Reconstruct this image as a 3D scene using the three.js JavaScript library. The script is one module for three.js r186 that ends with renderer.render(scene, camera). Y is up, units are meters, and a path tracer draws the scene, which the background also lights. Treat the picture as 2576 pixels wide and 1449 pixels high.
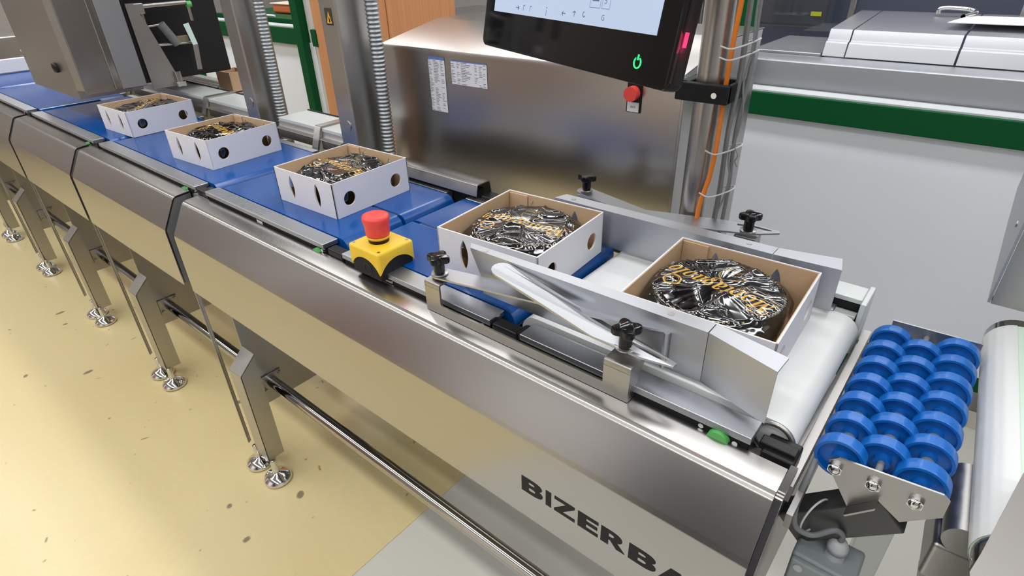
import * as THREE from 'three';
import { RoundedBoxGeometry } from 'three/addons/geometries/RoundedBoxGeometry.js';
import { mergeGeometries, toCreasedNormals } from 'three/addons/utils/BufferGeometryUtils.js';
import { RectAreaLightUniformsLib } from 'three/addons/lights/RectAreaLightUniformsLib.js';
import { Brush, Evaluator, SUBTRACTION } from 'three-bvh-csg';
import { createNoise2D } from 'simplex-noise';

// ---------------------------------------------------------------- camera, light, exposure
const scene = new THREE.Scene();
scene.background = new THREE.Color(0x000000);
const renderer = new THREE.WebGLRenderer({ antialias: true });
renderer.toneMapping = THREE.LinearToneMapping;
renderer.toneMappingExposure = 0.92;
renderer.shadowMap.enabled = true;
RectAreaLightUniformsLib.init();

const camera = new THREE.PerspectiveCamera(53.093, 2576 / 1449, 0.05, 40);
camera.position.set(0, 1.62, 0);
camera.up.set(-0.30695, 0.86098, -0.40557);
camera.lookAt(-0.56065, 1.62 - 0.50794, -0.65397);
camera.updateMatrixWorld();

const LAMP_POWER = 9.6;                       // radiance of one fluorescent batten
const LAMPS = [];
for (const z of [-4.5, -3.0, -1.45, 0.35, 1.95]) for (const x of [-6.6, -4.6, -2.6, -0.6, 1.4]) if (z > -4 || x > -3) LAMPS.push([x, z]);

// ---------------------------------------------------------------- helpers
function rng(seed) { let s = seed >>> 0; return () => { s = (s + 0x6D2B79F5) >>> 0; let t = s; t = Math.imul(t ^ (t >>> 15), t | 1); t ^= t + Math.imul(t ^ (t >>> 7), t | 61); return ((t ^ (t >>> 14)) >>> 0) / 4294967296; }; }
const V = (x, y, z) => new THREE.Vector3(x, y, z);
const taken = {};
function numbered(n) { taken[n] = (taken[n] || 0) + 1; return taken[n] === 1 ? n : n + '_' + String(taken[n] - 1).padStart(3, '0'); }
function clean(g) {
  let h = g.index ? g.toNonIndexed() : g;
  for (const k of Object.keys(h.attributes)) if (!['position', 'normal', 'uv'].includes(k)) h.deleteAttribute(k);
  if (!h.attributes.normal) h.computeVertexNormals();
  if (!h.attributes.uv) h.setAttribute('uv', new THREE.BufferAttribute(new Float32Array(h.attributes.position.count * 2), 2));
  return h;
}
function boxUV(g) {                            // uv in metres, from the dominant axis of each face
  const p = g.attributes.position, n = g.attributes.normal, uv = g.attributes.uv;
  for (let i = 0; i < p.count; i++) {
    const ax = Math.abs(n.getX(i)), ay = Math.abs(n.getY(i)), az = Math.abs(n.getZ(i));
    if (ay >= ax && ay >= az) uv.setXY(i, p.getX(i), p.getZ(i));
    else if (az >= ax) uv.setXY(i, p.getX(i), p.getY(i));
    else uv.setXY(i, p.getZ(i), p.getY(i));
  }
  return g;
}
function obj(name, geos, mat, parent, keepUV) {
  const list = (Array.isArray(geos) ? geos : [geos]).map(clean);
  const g = list.length > 1 ? mergeGeometries(list) : list[0];
  if (!keepUV) boxUV(g);
  const m = new THREE.Mesh(g, mat); m.castShadow = m.receiveShadow = true;
  m.name = parent ? name : numbered(name);
  (parent || scene).add(m);
  return m;
}
function thing(name, label, category, group) {
  const o = new THREE.Group(); o.name = numbered(name); scene.add(o);
  o.userData = { label, category }; if (group) o.userData.group = group;
  return o;
}
function settle(o) {                           // parts are written in world metres; the group then goes to the thing's base
  o.updateMatrixWorld(true);
  const b = new THREE.Box3().setFromObject(o), c = b.getCenter(new THREE.Vector3()); c.y = b.min.y;
  for (const k of o.children) k.position.sub(c);
  o.position.copy(c); return o;
}
function tag(o, label, category, group) { o.userData = { label, category }; if (group) o.userData.group = group; return o; }
function struct(o) { o.userData.kind = 'structure'; return o; }

const bx = (x0, x1, y0, y1, z0, z1) => { const g = new THREE.BoxGeometry(x1 - x0, y1 - y0, z1 - z0); g.translate((x0 + x1) / 2, (y0 + y1) / 2, (z0 + z1) / 2); return g; };
const rbx = (x0, x1, y0, y1, z0, z1, r = 0.003, s = 2) => { const g = new RoundedBoxGeometry(x1 - x0, y1 - y0, z1 - z0, s, r); g.translate((x0 + x1) / 2, (y0 + y1) / 2, (z0 + z1) / 2); return g; };
function cyl(a, b, r, seg = 20, r2 = r, open = false) {
  const d = b.clone().sub(a), L = d.length(), g = new THREE.CylinderGeometry(r2, r, L, seg, 1, open);
  g.translate(0, L / 2, 0);
  g.applyQuaternion(new THREE.Quaternion().setFromUnitVectors(V(0, 1, 0), d.normalize())); g.translate(a.x, a.y, a.z); return g;
}
const tube = (pts, r, seg = 60, rad = 10) => new THREE.TubeGeometry(new THREE.CatmullRomCurve3(pts.map((p) => V(...p))), seg, r, rad, false);
// closed outline in (z, y) pushed along X
function prismX(pts, x0, x1, holes = []) {
  const s = new THREE.Shape(pts.map(([z, y]) => new THREE.Vector2(-z, y)));
  for (const h of holes) s.holes.push(new THREE.Path(h.map(([z, y]) => new THREE.Vector2(-z, y))));
  const g = new THREE.ExtrudeGeometry(s, { depth: x1 - x0, bevelEnabled: false }); g.rotateY(Math.PI / 2); g.translate(x0, 0, 0);
  return g;
}
// closed outline in (x, y) pushed along Z
function prismZ(pts, z0, z1, holes = []) {
  const s = new THREE.Shape(pts.map(([x, y]) => new THREE.Vector2(x, y)));
  for (const h of holes) s.holes.push(new THREE.Path(h.map(([x, y]) => new THREE.Vector2(x, y))));
  const g = new THREE.ExtrudeGeometry(s, { depth: z1 - z0, bevelEnabled: false }); g.translate(0, 0, z0); return g;
}
// closed outline in (x, z) pushed along Y
function prismY(pts, y0, y1, holes = []) {
  const s = new THREE.Shape(pts.map(([x, z]) => new THREE.Vector2(x, -z)));
  for (const h of holes) s.holes.push(new THREE.Path(h.map(([x, z]) => new THREE.Vector2(x, -z))));
  const g = new THREE.ExtrudeGeometry(s, { depth: y1 - y0, bevelEnabled: false }); g.rotateX(-Math.PI / 2); g.translate(0, y0, 0); return g;
}
// bent sheet: open polyline of 2-D points with rounded bends and a thickness -> closed outline
function bent(pts, t, r = 0.008, seg = 7) {
  const P = pts.map((p) => new THREE.Vector2(...p)), out = [];
  P.forEach((p, i) => {
    if (i === 0 || i === P.length - 1) { out.push(p); return; }
    const a = P[i - 1].clone().sub(p), b = P[i + 1].clone().sub(p), d = Math.min(r, a.length() * 0.45, b.length() * 0.45);
    a.setLength(d); b.setLength(d);
    for (let k = 0; k <= seg; k++) { const u = k / seg; out.push(new THREE.Vector2(p.x + a.x * (1 - u) ** 2 + b.x * u ** 2, p.y + a.y * (1 - u) ** 2 + b.y * u ** 2)); }
  });
  const back = out.map((p, i) => {
    const q = out[Math.min(i + 1, out.length - 1)].clone().sub(out[Math.max(i - 1, 0)]).normalize();
    return new THREE.Vector2(p.x - q.y * t, p.y + q.x * t);
  });
  return [...out, ...back.reverse()].map((p) => [p.x, p.y]);
}
const sheetX = (pts, t, x0, x1, r) => toCreasedNormals(clean(prismX(bent(pts, t, r), x0, x1)), 0.5);
function lathe(profile, seg = 32) { return new THREE.LatheGeometry(profile.map(([r, y]) => new THREE.Vector2(r, y)), seg); }
const rotZ = (g) => { g.rotateX(Math.PI / 2); return g; };            // lathe axis Y -> Z
const arc = (cx, cy, r, a0, a1, n = 10) => Array.from({ length: n + 1 }, (_, i) => { const a = a0 + (a1 - a0) * i / n; return [cx + r * Math.cos(a), cy + r * Math.sin(a)]; });
const circle = (cx, cy, r, n = 28) => Array.from({ length: n }, (_, i) => [cx + r * Math.cos(i / n * 2 * Math.PI), cy + r * Math.sin(i / n * 2 * Math.PI)]);
function quadGeo(a, b, c, d) {                                        // flat print, uv 0..1: a bottom left, b bottom right, c top right, d top left
  const g = new THREE.BufferGeometry();
  g.setAttribute('position', new THREE.Float32BufferAttribute([...a.toArray(), ...b.toArray(), ...c.toArray(), ...a.toArray(), ...c.toArray(), ...d.toArray()], 3));
  g.setAttribute('uv', new THREE.Float32BufferAttribute([0, 0, 1, 0, 1, 1, 0, 0, 1, 1, 0, 1], 2));
  g.computeVertexNormals(); return g;
}
function canvasTex(w, h, draw) {
  const c = document.createElement('canvas'); c.width = w; c.height = h; draw(c.getContext('2d'), w, h);
  const t = new THREE.CanvasTexture(c); t.colorSpace = THREE.SRGBColorSpace; t.anisotropy = 8; return t;
}
function noiseTex(n, f, seed, repeat) {
  const N = createNoise2D(rng(seed)), d = new Uint8Array(n * n * 4), dith = rng(seed + 900);
  for (let y = 0; y < n; y++) for (let x = 0; x < n; x++) {
    const v = Math.max(0, Math.min(255, f(N, x / n, y / n) * 255 + dith() * 2 - 1)), i = (y * n + x) * 4; d[i] = d[i + 1] = d[i + 2] = v; d[i + 3] = 255;
  }
  const t = new THREE.DataTexture(d, n, n); t.magFilter = THREE.LinearFilter; t.minFilter = THREE.LinearMipmapLinearFilter; t.generateMipmaps = true;
  t.wrapS = t.wrapT = THREE.RepeatWrapping; t.repeat.set(repeat, repeat); t.needsUpdate = true; return t;
}
const wrap = (N, u, v, f) => {                                       // tileable noise
  const a = u * 2 * Math.PI, b = v * 2 * Math.PI, k = f / (2 * Math.PI);
  return 0.5 * (N(Math.cos(a) * k + 3.1, Math.sin(a) * k + Math.cos(b) * k * 0.7) + N(Math.sin(b) * k + 7.7, Math.cos(b) * k + Math.sin(a) * k * 0.7));
};

// ---------------------------------------------------------------- materials
const brushed = noiseTex(512, (N, u, v) => 0.88 + 0.05 * wrap(N, u, v, 6) + 0.02 * N(u * 4, v * 160), 11, 0.8);
const smear = noiseTex(512, (N, u, v) => 0.86 + 0.08 * wrap(N, u, v, 5) + 0.03 * wrap(N, v, u, 14), 23, 0.6);
const grain = noiseTex(256, (N, u, v) => 0.5 + 0.3 * N(u * 60, v * 60) + 0.2 * N(u * 17, v * 17), 5, 6);
const std = (c, rough, metal = 0, o = {}) => new THREE.MeshStandardMaterial({ color: c, roughness: rough, metalness: metal, ...o });
const lin = (r, g, b) => new THREE.Color().setRGB(r, g, b);
const M = {
  steel: std(lin(0.44, 0.425, 0.41), 0.31, 1),
  cover: std(lin(0.44, 0.425, 0.41), 0.27, 1),
  polish: std(lin(0.44, 0.425, 0.41), 0.13, 1),
  dull: std(lin(0.44, 0.425, 0.41), 0.38, 1),
  cabinet: std(lin(0.44, 0.425, 0.41), 0.28, 1),
  column: std(lin(0.44, 0.425, 0.41), 0.33, 1),
  alu: std(lin(0.47, 0.485, 0.515), 0.40, 1),
  cast: std(lin(0.44, 0.425, 0.41), 0.36, 1, { bumpMap: grain, bumpScale: 0.0001 }),
  zinc: std(lin(0.36, 0.385, 0.40), 0.45, 1),
  chrome: std(lin(0.75, 0.75, 0.75), 0.08, 1),
  black: new THREE.MeshPhysicalMaterial({ color: lin(0.009, 0.009, 0.010), roughness: 0.35, specularIntensity: 0.55 }),
  blackMatt: new THREE.MeshPhysicalMaterial({ color: lin(0.012, 0.012, 0.013), roughness: 0.6, specularIntensity: 0.5 }),
  blackGloss: new THREE.MeshPhysicalMaterial({ color: lin(0.005, 0.005, 0.006), roughness: 0.09, specularIntensity: 0.7 }),
  blueBelt: std(lin(0.002, 0.068, 0.285), 0.22, 0, { bumpMap: grain, bumpScale: 0.00005 }),
  whiteBelt: std(lin(0.68, 0.70, 0.70), 0.3),
  greenBelt: std(lin(0.60, 0.74, 0.63), 0.35),
  blueWheel: std(lin(0.005, 0.125, 0.48), 0.3),
  greenPlastic: std(lin(0.10, 0.42, 0.11), 0.5),
  carton: std(lin(0.66, 0.66, 0.71), 0.62),
  kraft: std(lin(0.55, 0.38, 0.235), 0.8, 0, { bumpMap: grain, bumpScale: 0.0002 }),
  yellow: std(lin(0.80, 0.52, 0.03), 0.4),
  red: std(lin(0.78, 0.06, 0.05), 0.38),
  orange: std(lin(0.80, 0.22, 0.02), 0.5),
  greyCable: std(lin(0.20, 0.21, 0.22), 0.5),
  greyBox: std(lin(0.30, 0.34, 0.35), 0.5),
  paleGrey: std(lin(0.55, 0.58, 0.60), 0.45),
  wirePale: std(lin(0.62, 0.62, 0.63), 0.45),
  green: new THREE.MeshPhysicalMaterial({ color: lin(0.001, 0.072, 0.020), roughness: 0.5, specularIntensity: 0.35 }),
  wallWhite: std(lin(0.82, 0.86, 0.94), 0.45),
  wallPaint: std(lin(0.62, 0.62, 0.61), 0.85),
  wood: null,
  darkPlate: std(lin(0.44, 0.425, 0.41), 0.2, 1),
  armAlu: std(lin(0.47, 0.485, 0.515), 0.34, 1),
  litSteel: std(lin(0.62, 0.655, 0.65), 0.3, 0.25),  // steel lightened in colour to stand in for mirrored wall light
  wallGrey: std(lin(0.34, 0.30, 0.29), 0.8),
  hood: std(lin(0.47, 0.485, 0.515), 0.45, 1),
  ceilingGrey: std(lin(0.42, 0.42, 0.42), 0.9),
  wallDim: std(lin(0.36, 0.335, 0.33), 0.8),
  gapGrey: std(lin(0.22, 0.22, 0.235), 0.45, 0.4),
  poleSteel: std(lin(0.44, 0.425, 0.41), 0.32, 1),
  slate: std(lin(0.085, 0.095, 0.14), 0.35),
  paper: std(lin(0.80, 0.80, 0.84), 0.6),
  sticker: std(lin(0.72, 0.70, 0.04), 0.5),
  pane: new THREE.MeshPhysicalMaterial({ color: lin(0.93, 0.95, 0.97), roughness: 0.03, transmission: 1, thickness: 0 }),
  maroon: std(lin(0.24, 0.13, 0.125), 0.55),
  navy: std(lin(0.028, 0.03, 0.05), 0.5),
};
M.wood = new THREE.MeshStandardMaterial({ roughness: 0.5, map: (() => {
  const t = canvasTex(256, 512, (c, w, h) => {
    c.fillStyle = '#cf9568'; c.fillRect(0, 0, w, h); const r = rng(77);
    for (let i = 0; i < 420; i++) { c.strokeStyle = `rgba(${150 + r() * 70 | 0},${90 + r() * 50 | 0},${50 + r() * 30 | 0},${0.05 + r() * 0.1})`; c.lineWidth = 0.6 + r() * 1.6; const x = r() * w; c.beginPath(); c.moveTo(x, 0); c.bezierCurveTo(x + r() * 8 - 4, h / 3, x + r() * 8 - 4, h * 2 / 3, x, h); c.stroke(); }
  });
  t.wrapS = t.wrapT = THREE.RepeatWrapping; t.repeat.set(1.6, 0.8); return t;
})() });
// ---------------------------------------------------------------- the room
{
  const fl = struct(obj('floor', bx(-8.2, 3, -0.12, 0, -6, 3), new THREE.MeshStandardMaterial({ color: lin(0.64, 0.63, 0.57), roughness: 0.3, roughnessMap: smear })));
  fl.userData.label = 'pale grey coated factory floor under the machines';
  // yellow coating, with scuffs and chips that lie in it
  const X0 = -8.2, X1 = -1.08, Z0 = -2.36, Z1 = 3;
  const tex = canvasTex(2048, 1536, (c, w, h) => {
    c.fillStyle = '#dfce9c'; c.fillRect(0, 0, w, h); const r = rng(9);
    for (let i = 0; i < 260; i++) { const x = r() * w, y = r() * h, s = 30 + r() * 150; const g = c.createRadialGradient(x, y, 0, x, y, s); const k = r() < 0.5 ? '210,190,134' : '228,214,170'; g.addColorStop(0, `rgba(${k},0.22)`); g.addColorStop(1, `rgba(${k},0)`); c.fillStyle = g; c.fillRect(x - s, y - s, 2 * s, 2 * s); }
    const px = (X) => (X - X0) / (X1 - X0) * w, pz = (Z) => (Z - Z0) / (Z1 - Z0) * h;
    const chip = (X, Z, a, b, rot, col) => { c.fillStyle = col; c.beginPath(); c.ellipse(px(X), pz(Z), a * w / (X1 - X0), b * h / (Z1 - Z0), rot, 0, 7); c.fill(); };
    const known = [[-2.85, -0.33, 0.02, 0.011], [-3.05, -0.14, 0.012, 0.008], [-1.47, -0.55, 0.017, 0.012], [-1.45, -0.34, 0.012, 0.009], [-1.62, -0.37, 0.010, 0.008], [-1.9, -0.62, 0.012, 0.008], [-2.1, -0.66, 0.012, 0.008], [-3.55, -0.42, 0.022, 0.01], [-3.4, -0.4, 0.01, 0.008]];
    for (const [X, Z, a, b] of known) chip(X, Z, a, b, r() * 3, '#8d8068');
    for (let i = 0; i < 150; i++) { const X = -5 + r() * 3.9, Z = -1.3 + r() * 1.9, s = 0.002 + r() * r() * 0.007; chip(X, Z, s, s * (0.4 + r() * 0.5), r() * 3, r() < 0.5 ? '#a08a4e' : '#8f7f5c'); }
    for (let i = 0; i < 26; i++) { const X = -4 + r() * 2.8, Z = -1 + r() * 1.4, L = 0.006 + r() * 0.02, a = r() * 6; c.strokeStyle = '#87713a'; c.lineWidth = 0.6 + r() * 1; c.beginPath(); c.moveTo(px(X), pz(Z)); c.lineTo(px(X + L * Math.cos(a)), pz(Z + L * Math.sin(a))); c.stroke(); }
  });
  const g = clean(bx(X0, X1, 0, 0.002, Z0, Z1)), p = g.attributes.position, uv = g.attributes.uv;
  for (let i = 0; i < p.count; i++) uv.setXY(i, (p.getX(i) - X0) / (X1 - X0), 1 - (p.getZ(i) - Z0) / (Z1 - Z0));
  const y = obj('yellow_coating', g, new THREE.MeshStandardMaterial({ map: tex, roughness: 0.3 }), fl, true);
  y.userData.label = 'yellow floor coating with chips and scuffs';
}
const CEIL = 3.25;
struct(obj('ceiling', bx(-8.2, 3, CEIL, CEIL + 0.15, -6, 3), M.ceilingGrey));
struct(obj('wall_left', bx(-8.35, -8.2, 0, CEIL, -6, 3), M.wallGrey));
struct(obj('wall_right', bx(3, 3.15, 0, CEIL, -6, 3), M.wallPaint));
struct(obj('wall_back', bx(-8.2, 3, 0, CEIL, -6.15, -6), M.wallDim));
struct(obj('wall_front', bx(-8.2, 3, 0, CEIL, 3, 3.15), M.wallDim));
{ // red-brown sliding door added behind the camera, unseen, to tint the steel
  { const i = 1, x0 = -5.4;
    const d = struct(obj('door_' + i, rbx(x0, x0 + 1.6, 0.003, 2.4, 2.92, 2.985, 0.01), M.maroon));
    obj('handle', cyl(V(x0 + 0.2, 0.95, 2.88), V(x0 + 0.2, 1.25, 2.88), 0.012), M.steel, d);
  }
}
for (const [i, a, b] of [[2, -2.9, -1.35], [5, -6.7, -5.7]]) { // white doors added out of view, to give the cover pale reflections
  const d = struct(obj('door_' + i, rbx(a, b, 0.003, 2.5, 2.92, 2.985, 0.01), M.paper));
  obj('handle', cyl(V(a + 0.15, 0.95, 2.88), V(a + 0.15, 1.25, 2.88), 0.012), M.steel, d);
}
{ // red-brown door added unseen on the right-hand wall, to tint the printer front
  const d = struct(obj('door_4', rbx(2.93, 2.985, 0.003, 2.3, -3.6, -1.2, 0.01), M.maroon));
  obj('handle', cyl(V(2.9, 0.95, -1.4), V(2.9, 1.25, -1.4), 0.012), M.steel, d);
}
{ // navy block added unseen, standing in for a person mirrored in the cover
  const t = thing('navy_stand_in', 'navy block added out of view, standing in for a dark-clothed person', 'stand_in');
  obj('body', rbx(-0.95, -0.15, 0.003, 1.95, 1.5, 1.95, 0.006), M.navy, t);
  obj('door', rbx(-0.94, -0.555, 0.05, 1.93, 1.488, 1.499, 0.003), M.navy, t); obj('door', rbx(-0.545, -0.16, 0.05, 1.93, 1.488, 1.499, 0.003), M.navy, t);
  settle(t);
}
for (const [x, z] of LAMPS) {
  const L = thing('ceiling_light', 'long white fluorescent batten on the ceiling, out of view', 'lamp', 'ceiling battens');
  const y = CEIL - 0.075;
  obj('housing', rbx(x - 0.93, x + 0.93, y + 0.012, CEIL, z - 0.17, z + 0.17, 0.01), M.wallPaint, L);
  obj('diffuser', rbx(x - 0.91, x + 0.91, y - 0.002, y + 0.012, z - 0.155, z + 0.155, 0.004), new THREE.MeshStandardMaterial({ color: lin(0.8, 0.8, 0.8), emissive: lin(1, 0.985, 0.96), emissiveIntensity: 3, roughness: 0.6 }), L);
  settle(L);
  const a = new THREE.RectAreaLight(lin(0.985, 0.995, 1.01), LAMP_POWER, 1.8, 0.3);
  a.position.set(x, y - 0.006, z); a.lookAt(x, 0, z); a.name = 'batten_light'; scene.add(a);
}

// partition behind the line: white lower panels, green steel frame, open above
const ZW = -2.367;
struct(obj('wall_partition', [bx(-8, -3.72, 0.2, 1.1, ZW - 0.06, ZW), bx(-2.39, 3, 0.2, 1.04, ZW - 0.06, ZW)], M.wallWhite));
{
  const f = thing('green_frame', 'green steel frame around the white panels behind the line', 'frame');
  obj('beam', rbx(-8, -3.86, 1.085, 1.19, ZW - 0.06, ZW + 0.045, 0.004), M.green, f);
  obj('beam', rbx(-2.39, 3, 1.04, 1.125, ZW - 0.06, ZW + 0.035, 0.004), M.green, f);
  obj('beam', rbx(-3.70, -3.645, 1.085, 1.19, ZW - 0.06, ZW + 0.03, 0.004), M.green, f);
  obj('post', rbx(-3.86, -3.78, 0, 3.2, ZW - 0.05, ZW + 0.05, 0.004), M.green, f);
  obj('post', rbx(-0.858, -0.818, 1.126, 3.2, ZW - 0.04, ZW + 0.02, 0.004), M.green, f);
  obj('post', rbx(-5.6, -5.5, 0, 3.2, ZW - 0.05, ZW + 0.05, 0.004), M.green, f);
  obj('kick_strip', bx(-2.39, 3, 0.001, 0.2, ZW - 0.06, ZW + 0.004), M.green, f);
  obj('kick_strip', bx(-8, -3.86, 0.003, 0.2, ZW - 0.06, ZW + 0.004), M.green, f);
  obj('sealant', bx(-2.39, 3, 1.125, 1.131, ZW - 0.06, ZW + 0.02), M.paleGrey, f);
  obj('sill', bx(-8, -3.86, 1.19, 1.197, ZW - 0.06, ZW + 0.03), M.paleGrey, f);
  settle(f);
}
{
  const d = struct(new THREE.Group()); d.name = 'door_3'; scene.add(d);
  obj('door_leaf', rbx(-3.66, -2.905, 0.003, 2.4, ZW - 0.03, ZW + 0.02, 0.003), M.wood, d);
  obj('door_leaf', rbx(-2.895, -2.39, 0.003, 2.4, ZW - 0.03, ZW + 0.02, 0.003), M.wood, d);
  obj('jamb', rbx(-3.775, -3.665, 0.003, 2.45, ZW - 0.05, ZW - 0.005, 0.003), M.wallPaint, d);
}
{ // things on the ledge behind the left frame
  const t = thing('work_table', 'dark green table behind the green frame at far left', 'table');
  obj('table_top', rbx(-5.3, -3.9, 1.18, 1.22, -3.2, -2.5, 0.005), M.green, t);
  for (const [x, z] of [[-5.2, -3.1], [-4.0, -3.1], [-5.2, -2.6], [-4.0, -2.6]]) obj('leg', bx(x - 0.02, x + 0.02, 0.003, 1.18, z - 0.02, z + 0.02), M.green, t);
  settle(t);
  const tray = thing('orange_tray', 'orange-red tray on the table behind the green frame', 'tray');
  obj('body', rbx(-4.75, -4.35, 1.221, 1.29, -3.0, -2.7, 0.02), std(lin(0.62, 0.16, 0.05), 0.5), tray);
  obj('rim', rbx(-4.76, -4.34, 1.285, 1.296, -3.01, -2.69, 0.005), std(lin(0.75, 0.62, 0.5), 0.5), tray);
  settle(tray);
  const fold = obj('white_cloth', [rbx(-4.25, -3.98, 1.221, 1.24, -2.75, -2.55, 0.008), rbx(-4.2, -4.02, 1.24, 1.256, -2.74, -2.6, 0.007)], M.paper);
  tag(fold, 'folded white cloth beside the orange tray', 'cloth');
  const pen = obj('white_spatula', [cyl(V(-4.62, 1.229, -2.53), V(-4.42, 1.229, -2.52), 0.007), rbx(-4.68, -4.61, 1.222, 1.246, -2.55, -2.51, 0.008)], M.paper);
  tag(pen, 'small white spatula lying at the edge of the green table', 'spatula');
}
{ // grey crate on a ledge right of the wooden door
  const t = thing('steel_counter', 'low steel counter beyond the wooden door', 'counter');
  obj('counter_top', rbx(-2.9, -1.35, 1.27, 1.3, -3.1, -2.55, 0.004), M.steel, t);
  obj('front_panel', bx(-2.9, -1.35, 0.003, 1.27, -2.62, -2.6), M.dull, t);
  settle(t);
  const c = thing('grey_crate', 'grey plastic crate with slotted sides on the steel counter', 'crate');
  const slots = []; for (let r = 0; r < 2; r++) for (let i = 0; i < 9; i++) { const x = -2.30 + i * 0.032, y = 1.345 + r * 0.07; slots.push([[x, y], [x + 0.014, y], [x + 0.014, y + 0.05], [x, y + 0.05]]); }
  obj('front_wall', prismZ([[-2.34, 1.301], [-1.98, 1.301], [-1.97, 1.52], [-2.35, 1.52]], -2.72, -2.71, slots), M.greyBox, c);
  obj('body', [bx(-2.34, -2.33, 1.301, 1.52, -3.0, -2.72), bx(-1.99, -1.98, 1.301, 1.52, -3.0, -2.72), bx(-2.34, -1.98, 1.301, 1.31, -3.0, -2.72), bx(-2.34, -1.98, 1.301, 1.52, -3.01, -3.0)], M.greyBox, c);
  obj('rim', bx(-2.36, -1.96, 1.515, 1.53, -2.735, -2.695), M.greyBox, c);
  settle(c);
}
{ // steel machine with sloped hood behind the right-hand part of the partition
  const t = thing('hooded_machine', 'stainless machine with sloping hood panels behind the green beam', 'machine');
  const z0 = ZW - 0.075;
  obj('fascia', sheetX([[z0, 1.0], [z0, 1.224], [z0 - 0.10, 1.232]], 0.004, -0.86, 0.9, 0.006), M.hood, t);
  obj('low_table', [rbx(-0.86, -0.60, 1.226, 1.243, -3.0, z0 - 0.105, 0.004), bx(-0.86, 0.9, 1.20, 1.226, -3.0, z0 - 0.13)], M.hood, t);
  for (const [a, b] of [[-0.595, -0.520], [-0.515, -0.178], [-0.171, 0.17], [0.177, 0.53]])
    obj('hood_panel', sheetX([[z0 - 0.106, 1.236], [z0 - 0.122, 1.284], [z0 - 0.140, 1.287], [z0 - 0.152, 1.325], [z0 - 0.60, 1.352]], 0.004, a, b, 0.005), M.hood, t);
  obj('bolt', cyl(V(-0.835, 1.19, z0), V(-0.835, 1.19, z0 + 0.006), 0.006, 12), M.chrome, t);
  obj('lever', tube([[-0.31, 1.355, -2.96], [-0.31, 1.372, -2.96], [-0.22, 1.374, -2.96], [-0.19, 1.368, -2.94], [-0.22, 1.358, -2.86]], 0.008), M.chrome, t);
  obj('end_wall', bx(-0.86, -0.85, 0.003, 1.23, -3.0, z0 - 0.004), M.hood, t);
  settle(t);
  const s = obj('white_sheet', prismY([[-0.245, -2.68], [-0.205, -2.93], [0.34, -2.95], [0.34, -2.68]], 1.3525, 1.3550), M.paper);
  s.rotation.x = 0; tag(s, 'white sheet lying on the sloping hood', 'sheet');
  // screens behind it
  const g = thing('machine_guard', 'clear guard with steel posts and dark panels behind the hood', 'guard');
  obj('dark_panel', rbx(-1.08, -0.74, 1.27, 2.3, -3.12, -3.06, 0.02), std(lin(0.075, 0.075, 0.085), 0.35), g);
  obj('blue_panel', bx(-1.4, -0.02, 1.0, 2.3, -3.4, -3.36), M.slate, g);
  obj('light_panel', bx(0.0, 1.6, 1.0, 2.3, -3.40, -3.36), M.wallWhite, g);
  for (const x of [-0.63, -0.05, -0.015, 0.02]) obj('post', rbx(x - 0.012, x + 0.012, 1.26, 2.3, -3.055, -3.02, 0.003), M.steel, g);
  obj('pane', bx(-0.96, -0.64, 1.26, 2.3, -3.05, -3.046), M.pane, g);
  for (const [x, y] of [[-0.72, 1.57], [-0.67, 1.57], [-0.59, 1.57]]) obj('bolt', cyl(V(x, y, -3.046), V(x, y, -3.03), 0.008, 12), M.chrome, g);
  settle(g);
  tag(obj('yellow_sticker', rbx(-0.80, -0.755, 1.32, 1.338, -3.059, -3.057, 0.0005, 1), M.sticker), 'small yellow sticker on the dark panel', 'sticker');
  tag(obj('yellow_block', rbx(0.03, 0.09, 1.355, 1.372, -2.99, -2.95, 0.004), M.sticker), 'small yellow block at the back of the hood', 'block');
  const h = thing('steel_rails', 'row of upright steel rails between screen and post', 'rails');
  for (const [x, r] of [[-0.965, 0.014], [-1.005, 0.008], [-1.045, 0.016], [-1.09, 0.008], [-1.13, 0.012]]) obj('rail', cyl(V(x, 1.29, -2.62), V(x, 2.4, -2.62), r), M.polish, h);
  obj('rail_base', rbx(-1.2, -0.92, 1.26, 1.29, -2.7, -2.58, 0.003), M.steel, h);
  settle(h);
}
// ---------------------------------------------------------------- the conveyor line (belt top at YB)
const YB = 1.04;
const COVER = [[-0.634, 1.017], [-0.584, 1.0125], [-0.531, 0.922], [-0.531, 0.735]];
const stadium = (x0, x1, top, h) => { const r = h / 2; return [...arc(x1 - r, top - r, r, Math.PI / 2, -Math.PI / 2, 12), ...arc(x0 + r, top - r, r, -Math.PI / 2, -Math.PI * 1.5, 12)]; };
function belt(p, x0, x1, z0, z1, mat, h = 0.05, label) {
  const g = toCreasedNormals(clean(prismZ(stadium(x0, x1, YB, h), z0, z1)), 0.6);
  const b = obj('belt', g, mat, p); if (label) b.userData.label = label; return b;
}
function foot(p, x, z) {
  const f = obj('levelling_foot', (() => { const g = lathe([[0.0, 0.0], [0.046, 0.0], [0.049, 0.006], [0.045, 0.018], [0.03, 0.03], [0.014, 0.037], [0.011, 0.045], [0.009, 0.09], [0.0, 0.09]], 28); g.translate(x, 0.003, z); return g; })(), M.chrome, p);
  f.userData.label = 'chrome domed foot';
}
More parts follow.
